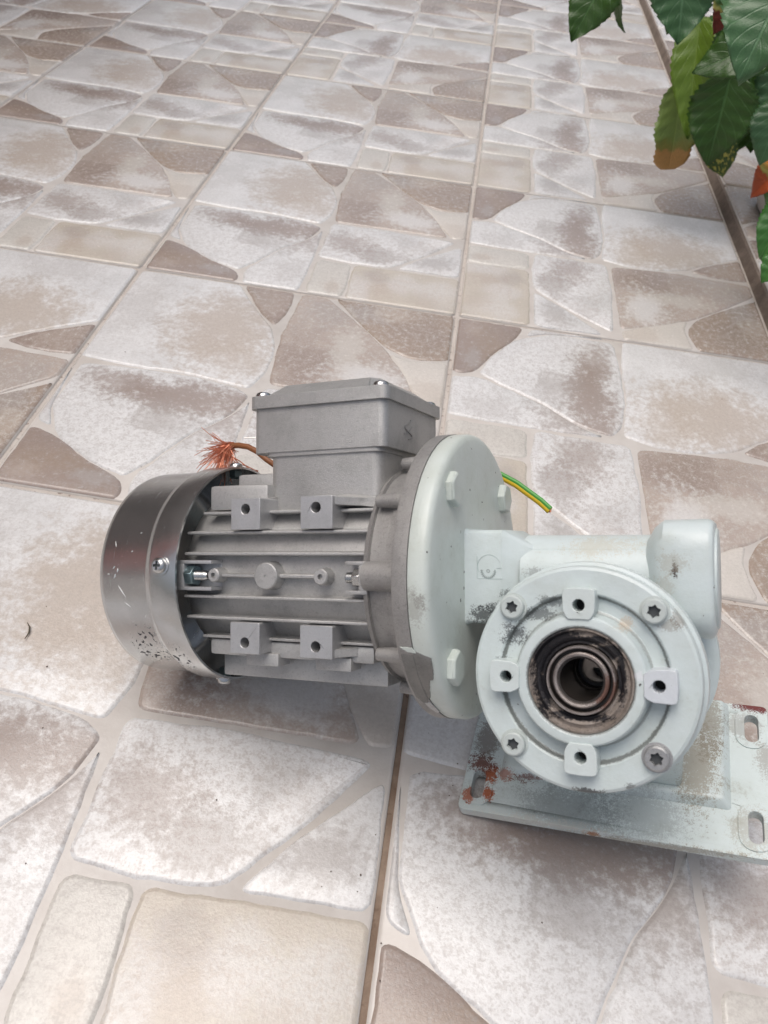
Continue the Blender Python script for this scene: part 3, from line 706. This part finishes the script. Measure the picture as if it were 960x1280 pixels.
# moulded emblem on the block: open ring over a toothed half wheel in a corner frame
m = MB(); fn = lambda x, y, h: V(x, 25.35 + h, y)
def stroke(pts, w=.30): m.tube([fn(x, y, .05) for x, y in pts], w * KU, 5)
stroke([(24.2 + 6.3 * math.cos(R(a)), 5.6 + 6.3 * math.sin(R(a))) for a in range(18, 215, 8)], .22)
stroke([(17.6, 11), (17.6, -.9), (24, -.9), (31.5, -.9)], .24); stroke([(28.6, 4.6), (31.2, 4.8)], .24)
m.build("emblem_frame", paint_mat("emblem_frame_paint", base=(0.47, 0.55, 0.55), grime=.5), WH); m = MB()
stroke([(23.8 + 3.7 * math.cos(R(a)), 3.2 + 3.7 * math.sin(R(a))) for a in range(170, 371, 8)], .36)
for a in range(176, 368, 16): stroke([(23.8 + r_ * math.cos(R(a)), 3.2 + r_ * math.sin(R(a))) for r_ in (2.9, 4.4)], .22)
stroke([(23.8 + .8 * math.cos(R(a)), 3.2 + .8 * math.sin(R(a))) for a in range(0, 361, 30)], .3)
EMB = paint_mat("emblem_paint", base=(0.33, 0.38, 0.38), grime=.5)
m.build("emblem_gear", EMB, WH)

# wheel housing: drum with a cover on each side
GX, GU = 77.5, -46.9
aN = alongN(GX, GU)
m = MB()
m.lathe([(42, 16), (42, 54), (41, 55.4), (35, 55.8), (33.5, 54.5), (32, 47), (-34, 47), (-35, 55), (-36.5, 57.5), (-48, 57.5), (-49.5, 56), (-49.5, 16)], aN, 80)
for a in (0, -28, -150, 180):
    ca, sa = math.cos(R(a)), math.sin(R(a)); 
    m.hull8([V(GX + 44 * ca - 1.5 * -sa * k_, n_, GU + 44 * sa - 1.5 * ca * k_) if rr == 0 else V(GX + 52.5 * ca - 1.5 * -sa * k_, n_, GU + 52.5 * sa - 1.5 * ca * k_) for rr in (0, 1) for (n_, k_) in ((-35, -1), (35, -1), (35, 1), (-35, 1))], .4, 1)
m.box((52, -20, -24), (103, 20, -2), 3)
m.build("wheel_housing", PW, ROOT)
PC = paint_mat("mint_white_cover_paint", [((44, 50, -27), (6, 30, 5.5), (.06, .065, .07), .8), ((56, 50, -17), (8, 30, 3), (.06, .065, .07), .7), ((63, 50, -10.5), (6, 30, 2.4), (.06, .065, .07), .6), ((38, 50, -41), (4, 30, 3), (.06, .065, .07), .55),
     ((122, 50, -16), (4, 20, 5), (.22, .19, .16), .6), ((116, 50, -20), (5, 20, 3), (.25, .22, .18), .5), ((80, 50, -99.5), (7, 20, 1.7), (.06, .06, .06), .9), ((99, 50, -95.5), (2.5, 20, 2), (.1, .1, .1), .7), ((104, 57, -43), (3, 8, 2), (.75, .76, .80), .6), ((98, 50, -20), (3, 20, 3), (.52, .38, .25), .5)], base=(0.585, 0.655, 0.658), grime=.34, rings=[(39.6, 1.1, .8), (32.3, .8, .5), (24.9, 1.0, .7)])
def cover(sg):
    m = MB()
    m.lathe([(42 * sg, 30), (42 * sg, 53.8), (47.6 * sg, 53.8), (49.2 * sg, 53.2), (50 * sg, 51.8), (50 * sg, 41.2), (49.2 * sg, 40.2), (47 * sg, 39.4), (46.5 * sg, 38.6), (46.5 * sg, 33.2), (47.2 * sg, 32), (55.2 * sg, 30.6), (56.3 * sg, 29.8), (56.6 * sg, 28.6), (56.6 * sg, 26), (56 * sg, 25), (53 * sg, 24.6), (42 * sg, 24.6)], aN, 96)
    o = m.build("output_cover", PC, ROOT, sharp=25)
    lab = []
    for a in (0, 90, 180, 270):
        ca, sa = math.cos(R(a)), math.sin(R(a))
        f = (lambda ca, sa: lambda x, y, h: V(GX + x * ca - y * sa, h, GU + x * sa + y * ca))(ca, sa)
        outl = [(28.8, -5)] + [(30.2, -6.2)] + [(33, -7.4)] + rrect(33, -7.7, 43.6, 7.7, 2.0)[-10:-5][0:0] + [(40.8, -7.7), (42.6, -7.2), (43.3, -5.6), (43.6, 0), (43.3, 5.6), (42.6, 7.2), (40.8, 7.7), (33, 7.4), (30.2, 6.2), (28.8, 5)]
        m = MB(); m.prism(outl, [circ(35.4, 0, 2.9, 18)], f, 45 * sg, 57.5 * sg)
        lg = m.build("lug", PCL if not (a == 0 and sg > 0) else PLUG, o, bevel=.0004)
        if a == 0 and sg > 0: lg['label'] = "lug with bright worn paint"
        m = MB(); m.lathe([(46.8 * sg, 2.95), (46.8 * sg, 0)], (lambda cx, cu: lambda h, c, s: V(cx + c, h, cu + s))(GX + 35.4 * ca, GU + 35.4 * sa), 12); m.build("hole_bottom", BLACK, o)
    for a in (45, 135, 225, 315):
        cx, cu = GX + 47.1 * math.cos(R(a)), GU + 47.1 * math.sin(R(a))
        f = (lambda cx, cu: lambda x, y, h: V(cx + x, h, cu + y))(cx, cu)
        star = [(3.3 * (1 if k % 2 == 0 else .72) * math.cos(2 * math.pi * k / 12 + .3), 3.3 * (1 if k % 2 == 0 else .72) * math.sin(2 * math.pi * k / 12 + .3)) for k in range(12)]
        m = MB(); m.lathe([(49 * sg, 6.9), (50.3 * sg, 6.9), (50.4 * sg, 5.9), (53 * sg, 5.7), (53.6 * sg, 5.0)], lambda h, c, s: f(c, s, h), 28)
        m.prism(circ(0, 0, 5.0, 24), [star], f, 51.2 * sg, 53.6 * sg); m.mi = 1; m.lathe([(51.4 * sg, 4), (51.4 * sg, 0)], lambda h, c, s: f(c, s, h), 12)
        m.build("cover_screw", [PSCR if a in (45, 135, 225) else SCRB, DARK], o)
    return o
PCL = paint_mat("mint_white_lug_paint", base=(0.60, 0.665, 0.665), grime=.3)
PLUG = paint_mat("worn_lug_paint", base=(0.62, 0.66, 0.71), grime=.1)
PSCR = paint_mat("painted_screw", base=(0.50, 0.55, 0.54), grime=.8, rough=.45)
cover(1); cover(-1)
for sg in (1, -1):
    m = MB(); m.lathe([(48 * sg, 24.7), (55.4 * sg, 24.7), (55.6 * sg, 23.8), (53.2 * sg, 22.6), (53.4 * sg, 21.4), (54.2 * sg, 20.6), (53.8 * sg, 19.4), (52.2 * sg, 18.6), (52.6 * sg, 17.4), (51 * sg, 16.4), (46 * sg, 16.2)], aN, 72)
    m.build("oil_seal", SEAL, ROOT, sharp=60)
m = MB(); m.lathe([(30, 16.3), (54.2, 16.3), (55, 16.0), (55, 15.3), (54.2, 14.9)], aN, 56); m.lathe([(52.4, 13.3), (53.8, 13.1), (54.3, 12.4), (54, 11.4), (52.5, 11.1)], aN, 56); m.lathe([(-57, 11.6), (-57, 15), (-56, 15.6), (30, 15.6)], aN, 40)
m.mi = 1; m.lathe([(54.2, 14.9), (50.5, 14.6), (50.5, 13.6), (52.4, 13.3)], aN, 56)
m.build("hollow_shaft", [SHAFT, BORE], ROOT)
m = MB(); m.lathe([(52.5, 11.1), (52.3, 10.2), (51, 10), (20, 10), (19.5, 9.2), (-8, 9.2), (-8.5, 10.4), (-56.8, 10.5), (-57, 11.6)], aN, 48); m.build("shaft_bore", BORE, ROOT)
m = MB(); m.lathe([(12, 10.2), (12, 7.6), (8, 7.6), (8, 10.2)], aN, 40, R(95), R(395)); m.build("retaining_ring", DARK, ROOT)

# foot plate on its own slant under the gearbox
def PL(x, y, h):
    q = [PP[i] + (PEX[i] * x + PD[i] * y + PEN[i] * h) / .8697 for i in range(3)]; return V(*q)
def PO(x, y, h): return tuple(PP[i] + (PEX[i] * x + PD[i] * y + PEN[i] * h) / .8697 for i in range(3))
RUST = (0.33, 0.075, 0.018); RUST2 = (0.14, 0.032, 0.016)
PF = paint_mat("worn_foot_paint", [(PO(20, 6, 6), (60, 40, 10), (.36, .39, .38), .35), (PO(60, 8, 6), (30, 30, 14), (.20, .22, .23), .45), (PO(95, 14, 6), (26, 30, 14), (.22, .24, .25), .4),
    (PO(14, 23, 6), (5, 9, 6), RUST, .95), (PO(15, 11, 6), (4, 8, 4), RUST, .95), (PO(5, 8, 6), (4, 6, 4), RUST, .85), (PO(8, 29, 6), (11, 7, 6), RUST2, .9), (PO(8, 45, 6), (9, 20, 14), (.14, .10, .08), .7),
    (PO(22, 24, 7), (6, 5, 4), RUST, .7), (PO(36, 23, 8), (10, 3, 3), RUST2, .8), (PO(72, 0, 2), (5, 5, 4), (.30, .10, .02), .9), (PO(152, 88, 6), (14, 5, 4), (.13, .012, .01), 1.0),
    (PO(122, 45, 9), (12, 30, 26), (.27, .235, .17), .75), (PO(128, 70, 10), (8, 20, 26), (.22, .19, .14), .7), (PO(150, 14, 6), (13, 13, 14), (.36, .34, .28), .55), (PO(146, 74, 6), (10, 10, 12), (.30, .29, .27), .55), (PO(156, 55, 6), (6, 16, 10), (.28, .25, .22), .6),
    (PO(30, 0, 3), (60, 6, 4), (.62, .61, .55), .6), (PO(100, -1, 2), (60, 5, 3), (.30, .27, .21), .7)], base=(0.595, 0.665, 0.655), grime=.6, fine=2.6)
slots = []
for cx in (8.6, 149.5):
    for cy in (15.6, 73.4):
        slots.append([(cx + (x - cx), cy + (y - cy)) for x, y in rrect(cx - 3.5, cy - 8.5, cx + 3.5, cy + 8.5, 3.4, 5)])
m = MB(); m.prism(rrect(0, 0, 158, 89, 3), slots, PL, 0, 6); PLATE = m.build("foot_plate", PF, ROOT, bevel=.0008)
for sl in slots:
    cx = sum(q[0] for q in sl) / len(sl); cy = sum(q[1] for q in sl) / len(sl)
    x0 = max(1.0, cx - 8.2); x1 = min(157, cx + 8.2)
    m = MB(); m.prism(rrect(x0, cy - 12.5, x1, cy + 12.5, min(7.4, (x1 - x0) / 2 - .1), 5), [[(cx + (x - cx) * 1.02, cy + (y - cy) * 1.02) for x, y in sl]], PL, 5.6, 6.7); m.build("slot_boss", PF, PLATE, bevel=.0005)
m = MB(); lo_ = [(19, 22.5), (139, 22.5), (139, 88), (19, 88)]; hi_ = [(23, 26), (134.5, 26), (134.5, 87), (23, 87)]
m.hull8([PL(x, y, 5.5) for x, y in lo_] + [PL(x, y, 11) for x, y in hi_], 2.0, 3); m.build("raised_pad", PF, PLATE)
m = MB(); m.hull8([PL(x, y, 10) for x, y in ((43, 29), (114.5, 29), (114.5, 50), (43, 50))] + [PL(x, y, 84) for x, y in ((43, 26), (114.5, 26), (114.5, 46), (43, 46))], 4, 3)
m.build("foot_neck", PF, ROOT)

# loose wires
m = MB(); path = [V(-100, -10, 66), V(-120, -13, 66), V(-135, -15, 70), V(-143, -15, 75), V(-150, -15, 80.5), V(-158, -15, 84.5), V(-166, -15, 86), V(-172, -15, 86)]
m.tube(path, 2.0 * KU, 10); WIRE = m.build("phase_wire", simple("brown_wire_sleeve", (0.23, 0.085, 0.03), .45), ROOT, sharp=60)
m = MB(); rc = random.Random(5)
for k in range(230):
    o0 = Vector((-171, -15 + rc.uniform(-1.5, 1.5), 86 + rc.uniform(-1.5, 2.5)))
    a = rc.gauss(205, 24) if k % 4 else rc.gauss(238, 14); L_ = min(26, abs(rc.gauss(12, 6)) + 5)
    dx, du = math.cos(R(a)), math.sin(R(a)); dn = rc.uniform(-.35, .45); pp = []
    bx, bu = rc.uniform(-7, 7), rc.uniform(-6, 5)
    for i in range(6):
        t = i / 5; pp.append(V(o0.x + dx * L_ * t + bx * t * t + rc.uniform(-1.3, 1.3), o0.y + dn * L_ * t + rc.uniform(-.5, .5), o0.z + du * L_ * t * (.6 + .4 * t) + bu * t * t))
    m.tube(pp, .21 * KU, 4)
for k in range(16):                                     # a twisted bundle folded back
    pp = []
    for i in range(9):
        t = i / 8; w = 1.3 * math.sin(math.pi * min(1, t * 1.15)) + .4
        pp.append(V(-174 + 24 * t, -15 + w * math.cos(k * 2.1 + t * 5), 80 - 10 * t + 3.5 * math.sin(t * 2.4) * -1 + w * math.sin(k * 2.1 + t * 5)))
    m.tube(pp, .34 * KU, 4)
tcu = NT("bare_copper"); m.build("copper_fray", tcu.out((0.72, 0.30, 0.19), .38, .85), WIRE)
m = MB(); m.tube([V(-100, 0, 92), V(-118, -28, 88), V(-150, -30, 92), V(-166, -22, 92)], .35 * KU, 5); m.build("bare_strand", simple("tinned_strand", (.5, .48, .45), .4, .8), WIRE)
E0 = [V(-20, -75, 75), V(-4, -76, 66), V(3, -76, 62), V(12, -75.5, 57), V(20, -75, 51), V(28, -75, 45), V(34, -75, 39.3)]
m = MB(); m.tube(E0, 2.3 * KU, 12); EW = m.build("earth_wire", simple("yellow_wire_sleeve", (0.72, 0.50, 0.03), .4), ROOT, sharp=60)
m = MB(); m.tube([p + V(.9, .9, 1.1) for p in E0], 1.7 * KU, 10); m.build("green_stripe", simple("green_wire_stripe", (0.06, 0.30, 0.04), .4), EW)
m = MB(); m.tube([E0[-1], E0[-1] + (E0[-1] - E0[-2]) * .12], .9 * KU, 8); m.build("wire_core", tcu.m, EW)

# ------------------------------------------------------------------ potted hibiscus reaching in from the right
def leaf_mat(name, base, vein, tipc=None, tip_at=2.0, spots=None, rough=.32):
    t = NT(name); uv = t.n("TexCoord").outputs["UV"]
    sx = t.n("SeparateXYZ"); t.put(sx.inputs[0], uv); s_, l_ = sx.outputs[0], sx.outputs[1]
    n1 = t.noise(uv, 5, 4, .6); n2 = t.noise(uv, 38, 4, .65)
    a = t.math('ABSOLUTE', t.math('SUBTRACT', s_, .5))
    ph = t.math('FRACT', t.math('MULTIPLY', t.math('SUBTRACT', l_, t.math('MULTIPLY', a, .75)), 7.0))
    side = t.math('SUBTRACT', 1.0, t.step(t.math('ABSOLUTE', t.math('SUBTRACT', ph, .5)), .02, .10))
    mid = t.math('SUBTRACT', 1.0, t.step(a, .008, .03))
    vn = t.math('MAXIMUM', t.math('MULTIPLY', side, .45), mid)
    col = t.mix(n1, tuple(c * .72 for c in base), tuple(c * 1.25 for c in base))
    col = t.mix(t.math('MULTIPLY', n2, .25), col, tuple(c * .6 for c in base)); col = t.mix(t.math('MULTIPLY', vn, .55), col, vein)
    if tipc:
        w = t.math('ADD', l_, t.math('MULTIPLY', t.math('SUBTRACT', n1, .5), .22))
        col = t.mix(t.step(w, tip_at - .14, tip_at), col, (0.32, 0.30, 0.075)); col = t.mix(t.step(w, tip_at, tip_at + .05), col, t.mix(n2, tuple(c * .6 for c in tipc), tuple(c * 1.3 for c in tipc)))
    if spots:
        col = t.mix(t.step(t.noise(uv, 9, 3, .5), .52, .6), col, spots)
    h = t.math('ADD', t.math('MULTIPLY', vn, -.8), t.math('MULTIPLY', n2, .5))
    t.out(col, rough, normal=t.bump(h, .5, .0012))
    tr = t.n("BsdfTranslucent"); t.put(tr.inputs[0], col); mx = t.n("MixShader"); mx.inputs[0].default_value = .18
    t.t.links.new(t.b.outputs[0], mx.inputs[1]); t.t.links.new(tr.outputs[0], mx.inputs[2])
    t.t.links.new(mx.outputs[0], t.t.nodes["Material Output"].inputs[0])
    return t.m
LM = {0: leaf_mat("leaf_green", (0.047, 0.114, 0.018), (0.101, 0.222, 0.070)), 1: leaf_mat("leaf_sky_sheen", (0.078, 0.179, 0.072), (0.151, 0.302, 0.151), rough=.33),  # second one: sky sheen put into the colour as pale blue-green
      2: leaf_mat("leaf_yellow_green", (0.156, 0.260, 0.033), (0.242, 0.363, 0.081)), 3: leaf_mat("leaf_red_tipped", (0.060, 0.142, 0.030), (0.142, 0.282, 0.070), (.17, .03, .018), .62),
      4: leaf_mat("leaf_withering", (0.260, 0.364, 0.098), (0.322, 0.443, 0.121), (0.600, 0.333, 0.111), .74), 5: leaf_mat("leaf_spotted", (0.060, 0.121, 0.025), (0.142, 0.242, 0.060), spots=(0.504, 0.484, 0.101)),
      6: leaf_mat("leaf_dried", (0.600, 0.242, 0.040), (0.600, 0.504, 0.101), (0.443, 0.091, 0.030), .45), 7: leaf_mat("leaf_bright_green", (0.070, 0.222, 0.044), (0.161, 0.363, 0.101))}
PLANT = bpy.data.objects.new("hibiscus_plant", None); COL.objects.link(PLANT); PLANT.location = (.785, .672, STEP_Z + .01)
tag(PLANT, "green hibiscus with serrated drooping leaves, one with a brown withered tip", "plant")
bpy.context.view_layer.update()
PINV = Matrix.Translation(PLANT.location).inverted()
def wl_(p): return PINV @ Vector(p)
BRANCH = [[(.785, .672, .10), (.82, .71, .22), (.76, .73, .31), (.66, .74, .34), (.56, .74, .33), (.47, .73, .30)],
          [(.785, .672, .15), (.80, .66, .26), (.72, .60, .36), (.62, .52, .40), (.54, .45, .40)],
          [(.785, .672, .11), (.81, .60, .18), (.77, .50, .22), (.72, .40, .23), (.67, .32, .22)]]
def samp(P):
    out = []
    for a, b in zip(P, P[1:]):
        for k in range(6): out.append(Vector(a).lerp(Vector(b), k / 6))
    return out + [Vector(P[-1])]
BS = [samp(b) for b in BRANCH]
STEMM = simple("woody_stem", (.16, .115, .07), .7); PETM = simple("green_petiole", (.09, .15, .04), .5)
for b in BS:
    m = MB(); n = len(b); m.tube([wl_(p + Vector((mnoise.noise(p * 20), mnoise.noise(p * 21 + Vector((5, 5, 5))), 0)) * .006) for p in b], [.007 - .0045 * i / n for i in range(n)], 8); m.build("stem", STEMM, PLANT, sharp=70)
ALLB = [p for b in BS for p in b]
def leaf(base, tip, w, roll, fold, curl, ty, seed, NL=32, NS=10):
    rr = random.Random(seed); w *= 1.18; B, T = Vector(base), Vector(tip); ax = T - B; L = ax.length; ax.normalize()
    nrm = (Vector(CAMC) - (B + T) / 2).normalized() * .75 + Vector((0, 0, .35)); nrm = (nrm - ax * nrm.dot(ax)).normalized()
    nrm = Matrix.Rotation(R(roll), 3, ax) @ nrm; sd = ax.cross(nrm).normalized()
    vs, uv, fs = [], [], []
    ph = rr.uniform(0, 6)
    for i in range(NL + 1):
        t = i / NL
        hw = w / 2 * ((math.sin(math.pi * min(1, t ** .72 * .985 + .012)) ** .85) * (1 - .12 * t) if ty != 4 else min(1, (1.02 - t) * 6) ** .5 * min(1, t * 3.2 + .05) ** .6 * (.9 + .1 * math.sin(t * 14)))
        for j in range(NS + 1):
            s = j / NS * 2 - 1
            e = abs(s)
            ser = 1 + (.05 if i % 2 else -.045) * (.6 + .8 * abs(mnoise.noise(Vector((i * .7, seed, j)))) * 2) * (e > .95) * (t > .12)
            x = s * hw * ser
            z = fold * abs(x) * .9 - curl * L * (t - .3) ** 2 + .06 * w * math.sin(t * 9 + ph) * e * e + .05 * w * math.sin(t * 5 + 2 * ph) * s + .03 * w * math.cos((t - .1 * e) * 44) * e * (1 - e * .5)
            lt = t * L + (-.012 * L * (i % 2)) * (e > .95)
            vs.append(B + ax * lt + sd * x + nrm * z); uv.append((j / NS, t))
    for i in range(NL):
        for j in range(NS): a = i * (NS + 1) + j; fs.append((a, a + 1, a + NS + 2, a + NS + 1))
    me = to_mesh("leaf", [tuple(wl_(v)) for v in vs], fs, [LM[ty]], None, uv)
    o = link("leaf", me, PLANT); sm = o.modifiers.new("thick", 'SOLIDIFY'); sm.thickness = .00035
    c = min(ALLB, key=lambda p: (p - B).length + (0 if p.z > B.z - .02 else .2))
    q = []
    for k in range(7):
        t = k / 6; v = B.lerp(c, t); v.z += .012 * math.sin(math.pi * t); q.append(wl_(v))
    m = MB(); m.tube(q, .0011, 6); m.build("petiole", PETM, PLANT)
    return o
LEAF_LAB = {4: "yellowing leaf with a brown withered tip", 3: "leaf with a dark red patch", 6: "dried orange leaf", 5: "small leaf with yellow spots"}
for k, (nm, b, t_, w, roll, fold, curl, ty) in enumerate(LEAVES):
    o = leaf(b, t_, w, roll, fold, curl, ty, k)
    if ty in LEAF_LAB: o['label'] = LEAF_LAB[ty]

# the rest of the crown, beyond the frame, that shades the corner
rc = random.Random(11); n_out = 0
while n_out < 60:
    b = Vector((rc.uniform(.50, 1.0), rc.uniform(.45, 1.15), rc.uniform(.20, .62)))
    t_ = b + Vector((rc.uniform(-.05, .05), rc.uniform(-.06, .04), -rc.uniform(.03, .08)))
    ok = True
    for q in (b, t_):
        p = project(q)
        if p is None or (-60 < p[0] < 1020 and -45 < p[1] < 1300): ok = False
    if not ok: continue
    leaf(b, t_, rc.uniform(.05, .075), rc.uniform(-30, 30), .22, .14, rc.choice((0, 0, 1, 2)), 100 + n_out, 14, 4); n_out += 1

POTC = (.785, .672)
aP = lambda h, c, s: Vector((POTC[0] + c, POTC[1] + s, STEP_Z + h))
m = MB(); m.lathe([(.002, 0), (.002, .075), (.006, .085), (.035, .098), (.037, .1), (.034, .101), (.004, .088), (0.0005, .078), (.0005, 0)], aP, 56)
tag(m.build("plant_saucer", simple("white_plastic", (.66, .64, .60), .4)), "white plastic saucer at the right edge under the plant pot", "saucer")
m = MB(); m.lathe([(.004, 0), (.004, .062), (.010, .066), (.10, .078), (.103, .082), (.118, .083), (.119, .077), (.105, .074), (.105, 0)], aP, 48)
tag(m.build("plant_pot", simple("dark_brown_plastic", (.035, .026, .022), .45)), "dark brown plastic flower pot standing in the white saucer", "plant pot")

# a curled scrap on the tile left of the motor
tw = MB(); c0 = Vector((TWIG[0], TWIG[1], .0012)); tw.tube([c0 + Vector((-.003, .006, 0)), c0 + Vector((.0, .003, .0004)), c0 + Vector((.0014, -.001, 0)), c0 + Vector((.001, -.006, 0))], [.0002, .0005, .0005, .0002], 6)
tag(tw.build("dry_twig", simple("dry_twig", (.09, .075, .05), .8)), "tiny dark dry twig on the pale tile left of the fan cover", "twig")

# grit and soil crumbs lying on the tiles
gr = MB(); rc = random.Random(21)
for k in range(140):
    x, y = (rc.gauss(.335, .02), rc.uniform(-.33, .1)) if k % 3 == 0 else (rc.uniform(-.35, .65), rc.uniform(-.32, 1.3))
    r = rc.uniform(.00025, .0007); c = Vector((x, y, r * .5))
    pts = [c + Vector((rc.uniform(.6, 1.3) * r * math.cos(a), rc.uniform(.6, 1.3) * r * math.sin(a), 0)) for a in (0, 1.57, 3.14, 4.71)]
    t_, b_ = gr.bm.verts.new(c + Vector((0, 0, r * .7))), gr.bm.verts.new(c - Vector((0, 0, r * .5))); v_ = [gr.bm.verts.new(p) for p in pts]
    for i in range(4): gr.face([v_[i], v_[(i + 1) % 4], t_]); gr.face([v_[(i + 1) % 4], v_[i], b_])
tag(gr.build("grit", simple("soil_grit", (.11, .08, .06), .9)), "dark grit and soil crumbs scattered over the tiles", None, kind="stuff")
